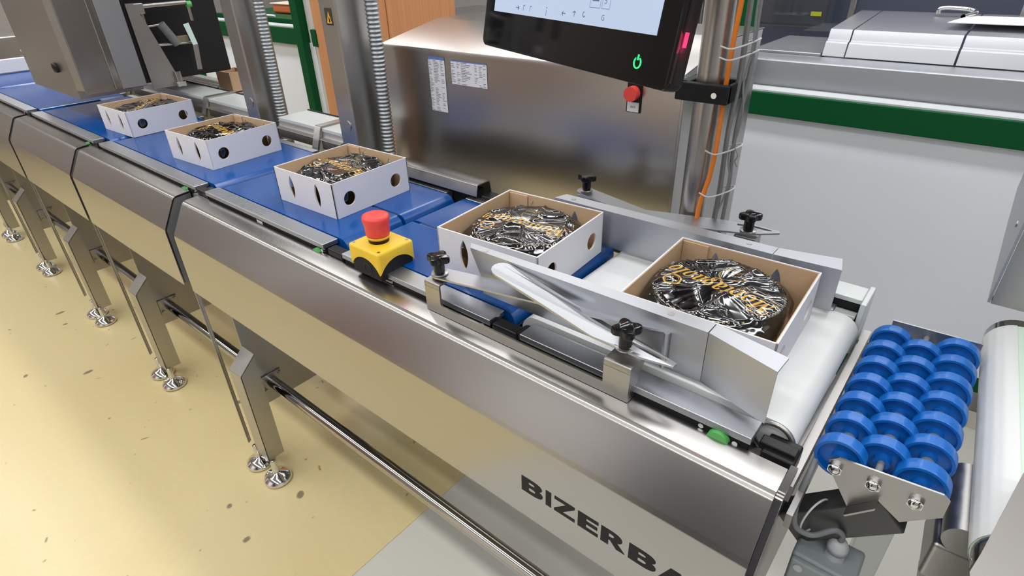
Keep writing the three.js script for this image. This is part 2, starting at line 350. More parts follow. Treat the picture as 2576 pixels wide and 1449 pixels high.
function leg(p, xl, s = 1) {                       // s = 1 near side, -1 far side; channel with a sloped cap and two feet
  const zf = s > 0 ? -0.54 : -1.165, zb = zf - s * 0.06;
  const x0 = xl - 0.047, x1 = xl + 0.026;
  const a = Math.min(zf, zb), b = Math.max(zf, zb);
  const l = obj('leg', [prismX([[zb, 0.07], [zf, 0.07], [zf, 0.45], [zb, 0.505]], x0, x0 + 0.004), prismX([[zb, 0.07], [zf, 0.07], [zf, 0.45], [zb, 0.505]], x1 - 0.004, x1), bx(x0, x1, 0.07, 0.45, zf - 0.002, zf + 0.002)], M.steel, p);
  obj('cap', prismX([[zf, 0.448], [zf, 0.453], [zb, 0.508], [zb, 0.503]], x0, x1), M.dull, l);
  foot(p, xl - 0.062, zf + 0.0); foot(p, xl + 0.058, zf + 0.0);
}
function section(name, label, o) {
  const t = thing(name, label, 'conveyor', 'modules of the conveyor line');
  const { x0, x1, xl } = o;
  const cp = obj('cover_panel', sheetX(COVER, -0.003, x0, x1, 0.012), M.cover, t);
  obj('end_cap', prismX([[-0.634, 1.010], [-0.586, 1.006], [-0.537, 0.92], [-0.537, 0.74], [-0.634, 0.74]], x1 - 0.02, x1 - 0.001), M.gapGrey, t);
  obj('end_cap', prismX([[-0.634, 1.010], [-0.586, 1.006], [-0.537, 0.92], [-0.537, 0.74], [-0.634, 0.74]], x0 + 0.006, x0 + 0.016), M.blackMatt, t);
  // cross frame, edge strip, legs, tie tube
  obj('cross_plate', bx(xl - 0.056, xl - 0.052, 0.238, 0.96, -1.16, -0.60), M.dull, t);
  obj('edge_strip', [bx(x0 - 0.001, x0 + 0.003, 0.09, 0.74, -0.540, -0.533), bx(x0 - 0.014, x0 - 0.002, 0.09, 0.74, -0.546, -0.542)], M.dull, t);
  leg(t, xl, 1); leg(t, xl, -1);
  const tt = obj('tie_tube', cyl(V(xl - 0.052, 0.32, -0.66), V(o.tube, 0.32, -0.66), 0.0205, 28), M.polish, t);
  obj('flange', [rbx(xl - 0.052, xl - 0.046, 0.285, 0.355, -0.70, -0.62, 0.002), cyl(V(xl - 0.05, 0.345, -0.69), V(xl - 0.035, 0.345, -0.69), 0.006, 10), cyl(V(xl - 0.05, 0.30, -0.63), V(xl - 0.035, 0.30, -0.63), 0.006, 10)], M.steel, tt);
  // bed and rails
  obj('belt_bed', bx(x0 + 0.02, o.bedEnd, 0.90, 0.985, -1.04, -0.645), M.dull, t);
  for (const [a, b, ribbed] of o.rails) {
    const r = obj('side_rail', rbx(a, b, 1.027, 1.039, -0.6765, -0.634, 0.0015), M.alu, t);
    if (ribbed) {
      const ribs = []; const n = 26; for (let i = 0; i < n; i++) { const x = a + 0.012 + i * 0.0115; const g = new THREE.BoxGeometry(0.004, 0.0016, 0.034); g.rotateY(-0.3); g.translate(x, 1.0394, -0.6555); ribs.push(g); }
      obj('grip_ribs', ribs, M.alu, r);
    }
    obj('rail_web', bx(a + 0.004, b - 0.004, 0.985, 1.027, -0.650, -0.638), M.blackMatt, t);
    obj('side_rail', rbx(a, b, 1.02, 1.041, -1.062, -1.036, 0.002), M.alu, t);
  }
  for (const [x, g] of o.joints) {
    const k = obj('bearing_block', [rbx(x - 0.035, x + 0.022, 0.985, 1.034, -0.662, -0.636, 0.004), cyl(V(x + 0.028, 1.012, -0.672), V(x + 0.028, 1.012, -0.640), 0.022, 18)], M.black, t);
    obj('bolt', cyl(V(x - 0.012, 1.008, -0.640), V(x - 0.012, 1.008, -0.630), 0.008, 6), M.chrome, k); obj('bolt', cyl(V(x - 0.055, 1.022, -0.640), V(x - 0.055, 1.022, -0.633), 0.0045, 10), M.chrome, k);
    if (g) obj('green_plug', cyl(V(x - 0.075, 1.006, -0.646), V(x - 0.075, 1.006, -0.629), 0.017, 20), M.greenPlastic, k);
  }
  for (const [a, b, z0, z1, mat, h] of o.belts) belt(t, a, b, z0, z1, mat, h);
  for (const [a, b] of o.bars || []) obj('centre_bar', rbx(a, b, 1.005, 1.036, -0.859, -0.846, 0.002), M.alu, t);
  for (const [a, b] of o.far) {
    const f = obj('far_cover', sheetX([[-1.110, 1.088], [-1.110, 1.10], [-1.235, 1.10], [-1.252, 1.02], [-1.252, 0.74]], 0.003, a, b, 0.003), M.litSteel, t);
    obj('inner_face', sheetX([[-1.100, 1.03], [-1.100, 1.060], [-1.090, 1.064], [-1.106, 1.070], [-1.112, 1.096]], 0.003, a, b, 0.003), M.dull, f);
    obj('seam_strip', bx(a + 0.002, b - 0.002, 1.0985, 1.1035, -1.239, -1.233), M.blackMatt, f);
  }
  for (const x of o.farJoint || []) obj('joint_profile', sheetX([[-1.078, 1.03], [-1.106, 1.106], [-1.24, 1.106], [-1.258, 1.02]], 0.008, x - 0.017, x + 0.017, 0.006), M.dull, t);
  if (o.extra) o.extra(t, cp);
  return settle(t);
}
const BL = M.blueBelt;
const { FontLoader } = await import('three/addons/loaders/FontLoader.js');
const { TextGeometry } = await import('three/addons/geometries/TextGeometry.js');
const font = await new FontLoader().loadAsync('fonts/droid/droid_sans_bold.typeface.json');

section('conveyor_module', 'nearest conveyor module with lettered steel cover and white end belt', {
  x0: -1.749, x1: -0.073, xl: -1.652, tube: -0.09, bedEnd: -0.095,
  rails: [[-1.70, -1.118, true], [-1.045, -0.60, false], [-0.53, -0.125, false]],
  joints: [[-1.715, false], [-1.07, true], [-0.562, false]],
  belts: [[-1.698, -1.085, -0.848, -0.679, BL], [-1.698, -1.085, -1.032, -0.858, BL], [-1.066, -0.578, -0.848, -0.679, BL], [-1.066, -0.578, -1.032, -0.858, BL], [-0.567, -0.078, -1.034, -0.688, M.whiteBelt, 0.062]],
  bars: [[-1.66, -1.115], [-1.03, -0.60]],
  far: [], farJoint: [],
  extra: (t, cp) => {
    // lettering on the cover, as black print with the depth of a foil
    const glyphs = [['B', -0.4469, -0.4009], ['Z', -0.377, -0.3351], ['E', -0.3294, -0.2905], ['R', -0.2856, -0.2411], ['B', -0.2357, -0.189], ['A', -0.185, -0.134]].map(([ch, a, b]) => {
      const g = new TextGeometry(ch, { font, size: 0.0345, depth: 0.0002, curveSegments: 6, bevelEnabled: true, bevelSize: 0.0009, bevelThickness: 0.0001, bevelSegments: 1 }); g.computeBoundingBox();
      const q = g.boundingBox, sx = (b - a) / (q.max.x - q.min.x); g.translate(-q.min.x, -q.min.y, 0); g.scale(sx, 0.0363 / (q.max.y - q.min.y), 1); g.translate(a, 0.8000, -0.5309); return g;
    });
    glyphs.push(bx(-0.3945, -0.383, 0.8000, 0.8363, -0.5309, -0.5306));
    const w = obj('lettering', glyphs, M.blackMatt, cp); w.userData.label = 'black letters BIZERBA';
    obj('end_plate', prismX(bent([[-0.634, 1.019], [-0.583, 1.0165], [-0.5275, 0.923], [-0.5275, 0.60]], 0.008, 0.004), -0.071, -0.062), M.polish, t);
    obj('end_wall', prismX([[-0.69, 1.0], [-0.60, 1.0], [-0.545, 0.92], [-0.545, 0.60], [-1.10, 0.60], [-1.10, 0.95]], -0.082, -0.074), M.dull, t);
    // nose of the white belt: bracket, plug, far bracket, dark guard strip
    const k = obj('roller_bracket', [rbx(-0.112, -0.068, 0.990, 1.022, -0.684, -0.640, 0.003), rbx(-0.118, -0.07, 1.014, 1.028, -0.668, -0.65, 0.002)], M.black, t);
    obj('bolt', cyl(V(-0.088, 1.0, -0.640), V(-0.088, 1.0, -0.629), 0.0075, 6), M.chrome, k); for (const [bx0, by0] of [[-0.145, 1.018], [-0.195, 1.022]]) obj('bolt', cyl(V(bx0, by0, -0.640), V(bx0, by0, -0.634), 0.004, 10), M.chrome, k);
    obj('green_plug', [cyl(V(-0.168, 1.012, -0.646), V(-0.168, 1.012, -0.628), 0.016, 22)], M.greenPlastic, k);
    obj('roller_rim', (() => { const g = new THREE.TorusGeometry(0.027, 0.004, 8, 28); g.translate(-0.109, 1.009, -0.686); return g; })(), M.dull, t);
    const fb = obj('far_bracket', [rbx(-0.17, -0.088, 1.052, 1.062, -1.115, -1.062, 0.002), rbx(-0.088, -0.078, 0.96, 1.066, -1.118, -1.04, 0.002)], M.litSteel, t);
    obj('recess_shade', [rbx(-0.165, -0.09, 0.975, 1.050, -1.105, -1.064, 0.002), rbx(-0.15, -0.095, 1.0, 1.03, -1.064, -1.045, 0.002)], M.blackMatt, fb);  // black block filling the bracket recess, its shade put into the colour
    obj('wear_strip', rbx(-0.13, -0.09, 1.03, 1.036, -1.062, -1.042, 0.001, 1), M.litSteel, fb);
    obj('guard_strip', [bx(-0.074, -0.062, 0.955, 0.985, -1.10, -0.64), bx(-0.058, -0.05, 0.93, 0.955, -1.05, -0.62)], M.dull, t);
    obj('rating_plate', rbx(-1.425, -1.397, 1.0, 1.022, -0.6375, -0.6365, 0.0003, 1), M.paleGrey, t);
    // short far cover beside the weigh belts, drive bits at its end
    obj('far_cover', sheetX([[-1.044, 1.05], [-1.05, 1.082], [-1.10, 1.082], [-1.11, 1.03]], 0.003, -1.412, -1.01, 0.006), M.steel, t);
    obj('far_web', bx(-1.405, -1.02, 0.99, 1.062, -1.085, -1.064), M.blackMatt, t);
    const fc = obj('far_cover', sheetX([[-1.110, 1.088], [-1.110, 1.10], [-1.235, 1.10], [-1.252, 1.02], [-1.252, 0.74]], 0.003, -1.797, -1.676, 0.003), M.litSteel, t);
    obj('inner_face', sheetX([[-1.100, 1.03], [-1.100, 1.060], [-1.090, 1.064], [-1.106, 1.070], [-1.112, 1.096]], 0.003, -1.797, -1.676, 0.003), M.dull, fc);
    obj('drive_block', [rbx(-1.0, -0.955, 1.0, 1.055, -1.09, -1.05, 0.004), cyl(V(-0.95, 1.025, -1.05), V(-0.95, 1.025, -1.09), 0.02)], M.black, t);
    obj('far_bar', rbx(-0.94, -0.15, 1.0, 1.032, -1.10, -1.07, 0.002), M.alu, t);
  },
});
section('conveyor_module', 'second conveyor module from the lettered cover, under the second carton from the printer', {
  x0: -2.614, x1: -1.8095, xl: -2.492, tube: -1.80, bedEnd: -1.74,
  rails: [[-2.535, -1.765, false]], joints: [[-1.765, true]],
  belts: [[-2.525, -1.716, -1.032, -0.679, BL]],
  far: [[-2.628, -2.292], [-2.074, -1.833]], farJoint: [-1.815],
});
section('conveyor_module', 'third conveyor module from the lettered cover, beneath the label printer', {
  x0: -3.446, x1: -2.649, xl: -3.30, tube: -2.64, bedEnd: -2.55,
  rails: [[-3.36, -2.60, false]], joints: [[-2.59, true]],
  belts: [[-3.365, -2.545, -1.032, -0.679, BL]],
  far: [[-3.44, -2.663]], farJoint: [-2.645],
});
section('conveyor_module', 'fourth conveyor module from the lettered cover, beyond the label printer', {
  x0: -4.28, x1: -3.481, xl: -4.17, tube: -3.475, bedEnd: -3.40,
  rails: [[-4.20, -3.44, false]], joints: [[-3.43, false]],
  belts: [[-4.2, -3.385, -1.032, -0.679, BL]],
  far: [[-4.27, -3.49]], farJoint: [-3.465],
});
section('conveyor_module', 'farthest conveyor module at the left edge of the picture', {
  x0: -5.5, x1: -4.315, xl: -4.95, tube: -4.31, bedEnd: -4.23,
  rails: [[-5.45, -4.28, false]], joints: [[-4.27, false]],
  belts: [[-5.45, -4.22, -1.032, -0.679, BL]],
  far: [[-5.4, -4.33]], farJoint: [],
});
// ---------------------------------------------------------------- cartons
const CW = 0.248, CD = 0.251, CH = 0.093, CT = 0.0045;
function lens(cx, cy, w, h) { const n = 14, p = []; for (let i = 0; i <= n; i++) { const u = i / n, y = cy - h / 2 + h * u; p.push([cx + w / 2 * Math.sin(Math.PI * u) ** 0.8, y]); } for (let i = n - 1; i > 0; i--) { const u = i / n, y = cy - h / 2 + h * u; p.push([cx - w / 2 * Math.sin(Math.PI * u) ** 0.8, y]); } return p; }
function makeCarton() {
  const t = thing('carton', '', 'box', 'open cartons on the belt');
  const wall = (W, holes, rot, off) => {
    const a = prismZ([[-W / 2, 0], [W / 2, 0], [W / 2, CH], [-W / 2, CH]], -0.0030, 0, holes), b = prismZ([[-W / 2 + 0.003, 0.001], [W / 2 - 0.003, 0.001], [W / 2 - 0.003, CH - 0.0008], [-W / 2 + 0.003, CH - 0.0008]], -CT, -0.0030, holes);
    for (const g of [a, b]) { g.translate(0, 0, off); g.rotateY(rot); }
    const p = obj('side_panel', a, M.carton, t); obj('kraft_lining', b, M.kraft, p); return p;
  };
  const slots = [lens(-0.055, 0.047, 0.021, 0.068), lens(0.055, 0.047, 0.021, 0.068)], rounds = [circle(-0.078, 0.0425, 0.0185), circle(0.078, 0.0425, 0.0185)];
  wall(CW, slots, 0, CD / 2); wall(CW, slots, Math.PI, CD / 2);
  wall(CD, rounds, Math.PI / 2, CW / 2); wall(CD, rounds, -Math.PI / 2, CW / 2);
  obj('bottom', bx(-CW / 2 + 0.002, CW / 2 - 0.002, 0, 0.004, -CD / 2 + 0.002, CD / 2 - 0.002), M.kraft, t);
  for (const [x0, x1, z] of [[-CW / 2 + 0.005, -CW / 2 + 0.055, -CD / 2 + 0.0065], [CW / 2 - 0.055, CW / 2 - 0.005, CD / 2 - 0.0065]]) obj('corner_tab', rbx(x0, x1, 0.012, CH - 0.003, z - 0.0018, z + 0.0018, 0.0008, 1), M.kraft, t);
  return t;
}
const BOX = [[-2.624, -0.861, 2.97], [-1.991, -0.856, 4.15], [-1.336, -0.862, 2.16], [-0.700, -0.855, 3.43], [-0.270, -0.852, 2.18]];
const BOXL = ['white open carton farthest up the belt, below the label printer', 'white open carton second from the label printer', 'middle white open carton, just behind the red stop button', 'white open carton entering between the two guide rails', 'nearest white open carton, on the white belt between the guide rails'];
{
  const c0 = makeCarton();
  BOX.forEach(([x, z, a], i) => {
    const c = i ? c0.clone() : c0; if (i) { c.name = numbered('carton'); scene.add(c); }
    c.position.set(x, YB + 0.0006, z); c.rotation.y = THREE.MathUtils.degToRad(a); c.userData = { label: BOXL[i], category: 'box', group: 'open cartons on the belt' };
  });
}
// ---------------------------------------------------------------- black foil-wrapped cheese wheels
const WR = 0.112, WH = 0.079;
const wheelPrint = canvasTex(1024, 1024, (c, w) => {
  c.fillStyle = '#0b0b0d'; c.fillRect(0, 0, w, w);
  const gold = '#c79a45', R = w / 2; c.translate(R, R);
  const ring = (txt, r, size, col, n) => { c.font = `bold ${size}px sans-serif`; c.fillStyle = col; c.textAlign = 'center'; const s = txt.repeat(n); for (let i = 0; i < s.length; i++) { c.save(); c.rotate(i / s.length * 2 * Math.PI); c.fillText(s[i], 0, -r); c.restore(); } };
  ring('SOFT CHEESE  ·  WEICHKÄSE  ·  ', R * 0.915, 26, '#b9aa80', 3);
  c.fillStyle = gold; c.textAlign = 'center';
  c.font = 'italic bold 200px serif'; const tw = c.measureText('Montagnolo').width; c.save(); c.scale(900 / tw, 1.05); c.fillText('Montagnolo', 0, 62); c.restore();
  c.strokeStyle = gold; c.lineWidth = 10; c.beginPath(); c.moveTo(-440, -40); c.bezierCurveTo(-470, -130, -340, -150, -300, -90); c.stroke();
  c.lineWidth = 7; c.beginPath(); c.moveTo(-450, 95); c.bezierCurveTo(-340, 150, -220, 90, -120, 112); c.stroke();
  c.lineWidth = 15; c.beginPath(); c.arc(300, -175, 66, 0, 7); c.stroke(); c.lineWidth = 3; c.beginPath(); c.arc(300, -175, 50, 0, 7); c.stroke();
  c.fillStyle = '#e9e4d6'; c.font = 'bold 25px sans-serif'; c.fillText('AFFINÉ', 300, -166);
  c.fillStyle = '#a89f8c'; c.font = 'bold 40px serif'; c.fillText('KÄSEREI', 20, 235); c.fillStyle = gold; c.font = 'italic 60px serif'; c.fillText('Affiné', 40, 310);
  c.strokeStyle = gold; c.lineWidth = 6; c.beginPath(); c.arc(20, 215, 105, 0.25, Math.PI - 0.25, true); c.stroke();
});
const foil = new THREE.MeshPhysicalMaterial({ map: wheelPrint, roughness: 0.09, metalness: 0, ior: 1.85 });
function wheelGeo(seed, film, rot) {
  const N = createNoise2D(rng(seed)), nr = 90, nt = 220, pos = [], uv = [], idx = [];
  const prof = (u) => {                         // 0 centre of the top .. 1 foot of the side
    if (u < 0.72) { const r = u / 0.72 * (WR - 0.012); return [r, WH - 0.003 * (r / WR) ** 2]; }
    if (u < 0.84) { const a = (u - 0.72) / 0.12 * Math.PI / 2; return [WR - 0.012 + 0.012 * Math.sin(a), WH - 0.015 + 0.012 * Math.cos(a)]; }
    return [WR, (WH - 0.015) * (1 - (u - 0.84) / 0.16)];
  };
  const ridge = (v) => 1 - Math.abs(v);
  for (let i = 0; i <= nr; i++) for (let j = 0; j <= nt; j++) {
    const u = i / nr, a = (j % nt) / nt * 2 * Math.PI; let [r, y] = prof(u); const x = r * Math.cos(a), z = r * Math.sin(a);
    const k = Math.min(1, r / 0.025), edge = Math.min(1, r / WR);
    const ca = Math.cos(a), sa = Math.sin(a);
    const wx = x + 0.015 * N(x * 9, z * 9), wz = z + 0.015 * N(x * 9 + 9, z * 9);
    let h = 0.0042 * (ridge(N(wx * 7 + 1, wz * 4.2)) ** 6 - 0.2) + 0.0020 * (ridge(N(wx * 9 - wz * 6, wz * 13 + wx * 5 + 5)) ** 7 - 0.2);
    h += 0.0013 * edge * edge * (ridge(N(ca * 3.2 + r * 6, sa * 3.2)) ** 4 - 0.3) + 0.0020 * N(x * 6 + 20, z * 6);
    if (u > 0.80) h *= 0.5;
    h *= film;
    if (u < 0.78) y += h; else { r += h * 0.6; }
    if (u > 0.80) { const b = Math.min(1, (u - 0.80) / 0.07), sq = Math.min(0.1115 / Math.max(Math.abs(Math.cos(a - rot)), Math.abs(Math.sin(a - rot))), 0.136); r += (sq - r) * b * (0.8 + 0.2 * N(a * 3, 4)); }
    pos.push(r * ca, Math.max(0, y), r * sa); uv.push(0.5 + x / WR * 0.5, 0.5 - z / WR * 0.5);
  }
  for (let i = 0; i < nr; i++) for (let j = 0; j < nt; j++) { const p = i * (nt + 1) + j, q = p + nt + 1; idx.push(p, p + 1, q, p + 1, q + 1, q); }
  const g = new THREE.BufferGeometry(); g.setAttribute('position', new THREE.Float32BufferAttribute(pos, 3)); g.setAttribute('uv', new THREE.Float32BufferAttribute(uv, 2)); g.setIndex(idx); g.computeVertexNormals(); return g;
}
const WL = ['black wrapped cheese wheel in the carton below the label printer', 'black wrapped cheese wheel in the second carton from the printer', 'black wrapped cheese wheel in the middle carton behind the stop button', 'black and gold wrapped cheese wheel in the carton entering the guides', 'nearest black wrapped cheese wheel, gold script lettering in full view'];
BOX.forEach(([x, z, a], i) => {
  const w = obj('cheese_wheel', wheelGeo(101 + i * 13, [1.15, 1.25, 1.2, 1.1, 1][i], [2.3, 3.0, 3.1, 3.29, 2.915][i] - THREE.MathUtils.degToRad(a)), foil, null, true);
  w.position.set(x + [0, 0, 0, 0.0, -0.006][i], YB + 0.0056, z + [0, 0, 0, -0.004, 0.0][i]); w.rotation.y = [2.3, 3.0, 3.1, 3.29, 2.915][i];
  tag(w, WL[i], 'cheese', 'wrapped cheese wheels');
});
// ---------------------------------------------------------------- emergency stop box
{
  const t = thing('emergency_stop', 'yellow and black emergency stop box with red mushroom button', 'button');
  const x0 = -0.985, x1 = -0.884, z0 = -0.712, z1 = -0.6165, y0 = 1.024, yt = 1.0905, cx = (x0 + x1) / 2, cz = (z0 + z1) / 2;
  obj('base', rbx(x0 + 0.003, x1 - 0.003, y0, yt - 0.012, z0 + 0.003, z1 - 0.003, 0.005), M.blackMatt, t);
  const ev = new Evaluator(); ev.useGroups = false;
  let b = new Brush(new RoundedBoxGeometry(x1 - x0, yt - 1.036, z1 - z0, 4, 0.006)); b.position.set(cx, (1.036 + yt) / 2, cz); b.updateMatrixWorld();
  const cut = (alongX) => { const g = new THREE.CylinderGeometry(0.052, 0.052, 0.3, 48); if (alongX) g.rotateZ(Math.PI / 2); else g.rotateX(Math.PI / 2); const c = new Brush(g); c.position.set(cx, 1.018, cz); c.updateMatrixWorld(); return c; };
  b = ev.evaluate(b, cut(true), SUBTRACTION); b = ev.evaluate(b, cut(false), SUBTRACTION);
  const lid = obj('lid', toCreasedNormals(clean(b.geometry.clone().applyMatrix4(b.matrixWorld)), 0.5), M.yellow, t);
  for (const [sx, sz] of [[-1, -1], [-1, 1], [1, -1], [1, 1]]) obj('screw', cyl(V(cx + sx * 0.041, yt - 0.001, cz + sz * 0.038), V(cx + sx * 0.041, yt + 0.0006, cz + sz * 0.038), 0.0035, 12), M.dull, lid);
  const at = (g) => { g.translate(cx - 0.004, yt, cz); return g; };
  obj('collar', at(lathe([[0, 0], [0.022, 0], [0.022, 0.010], [0, 0.010]], 28)), M.black, t);
  obj('ring', at(lathe([[0, 0.008], [0.0235, 0.008], [0.0245, 0.014], [0, 0.014]], 28)), M.yellow, t);
  obj('mushroom_button', at(lathe([[0, 0.012], [0.0235, 0.012], [0.0258, 0.020], [0.0265, 0.038], [0.0285, 0.046], [0.0292, 0.052], [0.0278, 0.058], [0.022, 0.0605], [0, 0.061]], 40)), M.red, t);
  obj('mount', rbx(cx - 0.035, cx + 0.06, 1.0178, 1.024, cz - 0.03, cz + 0.03, 0.002), M.cast, t);
  for (const [px, py, pz, d] of [[x0 + 0.055, 1.044, z1 - 0.003, 'z'], [x1 - 0.003, 1.044, cz, 'x']]) { const g = new THREE.TorusGeometry(0.012, 0.0012, 6, 24); if (d === 'x') g.rotateY(Math.PI / 2); g.translate(px, py, pz); obj('knockout', g, M.black, t); }
  settle(t);
}
// ---------------------------------------------------------------- guide rails with scissor arms and star knobs
function starKnob(p, x, y, z, rot = 0.4) {
  const n = 64, pts = []; for (let i = 0; i < n; i++) { const a = i / n * 2 * Math.PI, r = 0.0120 + 0.0078 * Math.pow(0.5 + 0.5 * Math.cos(4 * a), 1.5); pts.push(new THREE.Vector2(r * Math.cos(a), r * Math.sin(a))); }
  const h = new THREE.ExtrudeGeometry(new THREE.Shape(pts), { depth: 0.005, bevelEnabled: true, bevelSize: 0.0036, bevelThickness: 0.0045, bevelSegments: 4 });
  const g = toCreasedNormals(clean(h), 0.7); g.rotateX(-Math.PI / 2); g.rotateY(rot); g.translate(x, y + 0.027, z);
  const stem = lathe([[0, 0], [0.0098, 0], [0.0106, 0.003], [0.0106, 0.018], [0.0125, 0.029], [0, 0.031]], 24); stem.translate(x, y, z);
  const k = obj('star_knob', [g, stem], M.blackGloss, p);
  obj('washer', (() => { const q = lathe([[0, -0.003], [0.016, -0.003], [0.016, 0], [0, 0]], 24); q.translate(x, y, z); return q; })(), M.steel, k);
}
// flat bar in plan from a to b with pointed end, optional long slot near b
function flatBar(a, b, w, y, th, slot, rise = () => 0, taper = 0.012) {
  const d = new THREE.Vector2(b[0] - a[0], b[1] - a[1]), L = d.length(); d.normalize(); const n = new THREE.Vector2(-d.y, d.x);
  const P = (u, v) => [a[0] + d.x * u + n.x * v, a[1] + d.y * u + n.y * v];
  const out = [P(0, -w / 2), P(L - 0.13, -w / 2), P(L - 0.05, -w / 2 + taper * 0.35), P(L, -0.006), P(L, 0.004), P(L - 0.05, w / 2 - taper * 0.5), P(L - 0.13, w / 2), P(0, w / 2), ...arc(0, 0, w / 2, Math.PI / 2, Math.PI * 1.5, 8).slice(1, -1).map(([u, v]) => P(u, v))];
  const holes = slot ? [[P(L - 0.085, -w / 2 + 0.012), P(L - 0.05, -w / 2 + 0.013), P(L - 0.018, -0.006), P(L - 0.014, -0.002), P(L - 0.03, 0.002), P(L - 0.085, -w / 2 + 0.02)].map((p) => p)] : [];
  const g = clean(prismY(out, y, y + th, holes)), q = g.attributes.position;
  for (let i = 0; i < q.count; i++) q.setY(i, q.getY(i) + rise((q.getX(i) - a[0]) * d.x + (q.getZ(i) - a[1]) * d.y, L));
  g.computeVertexNormals(); return g;
}
{
  const t = thing('guide_rail', 'near aluminium guide rail on a bracket with two crossed arms and star knobs', 'guide rail', 'guide rails over the white belt');
  const top = 1.14, yw = 1.05;
  const web = (ax, az, bx_, bz) => { const d = 0.003; return prismY([[ax, az], [bx_, bz], [bx_, bz + d], [ax, az + d]], yw, top - 0.003); };
  const A = [-0.690, -0.688], B = [-0.226, -0.694], C = [-0.120, -0.664];
  obj('rail_web', web(A[0] + 0.03, A[1], B[0], B[1]), M.alu, t);
  obj('rail_tip', web(B[0] + 0.001, B[1], C[0], C[1]), M.alu, t);
  const fl = obj('top_flange', prismY([[A[0] + 0.004, A[1] + 0.003], [B[0] - 0.0006, B[1] + 0.003], [B[0] - 0.0006, B[1] - 0.026], [A[0] - 0.010, A[1] - 0.013]], top - 0.003, top), M.alu, t);
  for (const [x, z] of [[-0.655, -0.693], [-0.29, -0.704]]) obj('screw', cyl(V(x, top - 0.001, z), V(x, top + 0.0006, z), 0.0055, 16), M.steel, fl);
  obj('tip_flange', prismY([[B[0] + 0.0012, B[1] + 0.003], [C[0], C[1] + 0.003], [C[0] + 0.002, C[1] - 0.036], [B[0] + 0.0012, B[1] - 0.026]], top - 0.003, top), M.alu, t);
  obj('web_nose', prismZ([[A[0] + 0.03, yw + 0.03], [A[0] + 0.03, top - 0.003], [A[0] + 0.003, top - 0.003]], A[1], A[1] + 0.003), M.alu, t);
  obj('spacer', cyl(V(-0.285, yw + 0.004, -0.686), V(-0.285, 1.118, -0.686), 0.005, 12), M.alu, t);
  // bracket on the cover: front plate with a wide cut-out, tabs bent inward
  const zf = -0.617, br = obj('bracket', [prismZ([[-0.749, 1.0165], [-0.305, 1.0165], [-0.304, 1.0705], [-0.350, 1.0705], [-0.350, 1.036], ...arc(-0.703, 1.041, 0.006, -Math.PI / 2, -Math.PI, 4), [-0.709, 1.0705], [-0.749, 1.0705]].map((p) => p), zf - 0.004, zf),
    sheetX([[zf, 1.07], [zf, 1.0815], [zf - 0.056, 1.0815]], 0.004, -0.749, -0.709, 0.008), sheetX([[zf, 1.07], [zf, 1.0815], [zf - 0.056, 1.0815]], 0.004, -0.350, -0.304, 0.008),
    bx(-0.749, -0.305, 1.0165, 1.0205, zf - 0.02, zf - 0.004), prismX([[zf - 0.004, 1.018], [zf - 0.004, 1.078], [zf - 0.05, 1.078], [zf - 0.03, 1.05], [zf - 0.02, 1.018]], -0.308, -0.304)], M.cast, t);
  obj('bolt_hole', cyl(V(-0.60, 1.0385, -0.655), V(-0.60, 1.0396, -0.655), 0.006, 16), M.dull, br);
  obj('arm', flatBar([-0.728, -0.645], [-0.249, -0.702], 0.040, 1.0862, 0.0035, false, (u, L) => 0.034 * u / L), M.armAlu, t);
  const ab = obj('arm', flatBar([-0.585, -0.662], [-0.250, -0.645], 0.044, 1.0945, 0.0035, true, (u, L) => 0.038 * Math.max(0, 1 - u / (L - 0.11))), M.armAlu, t);
  obj('screw', cyl(V(-0.475, 1.110, -0.656), V(-0.475, 1.1185, -0.656), 0.005, 14), M.steel, ab);
  starKnob(t, -0.728, 1.094, -0.640, 0.3); starKnob(t, -0.328, 1.101, -0.640, 0.75);
  settle(t);
}
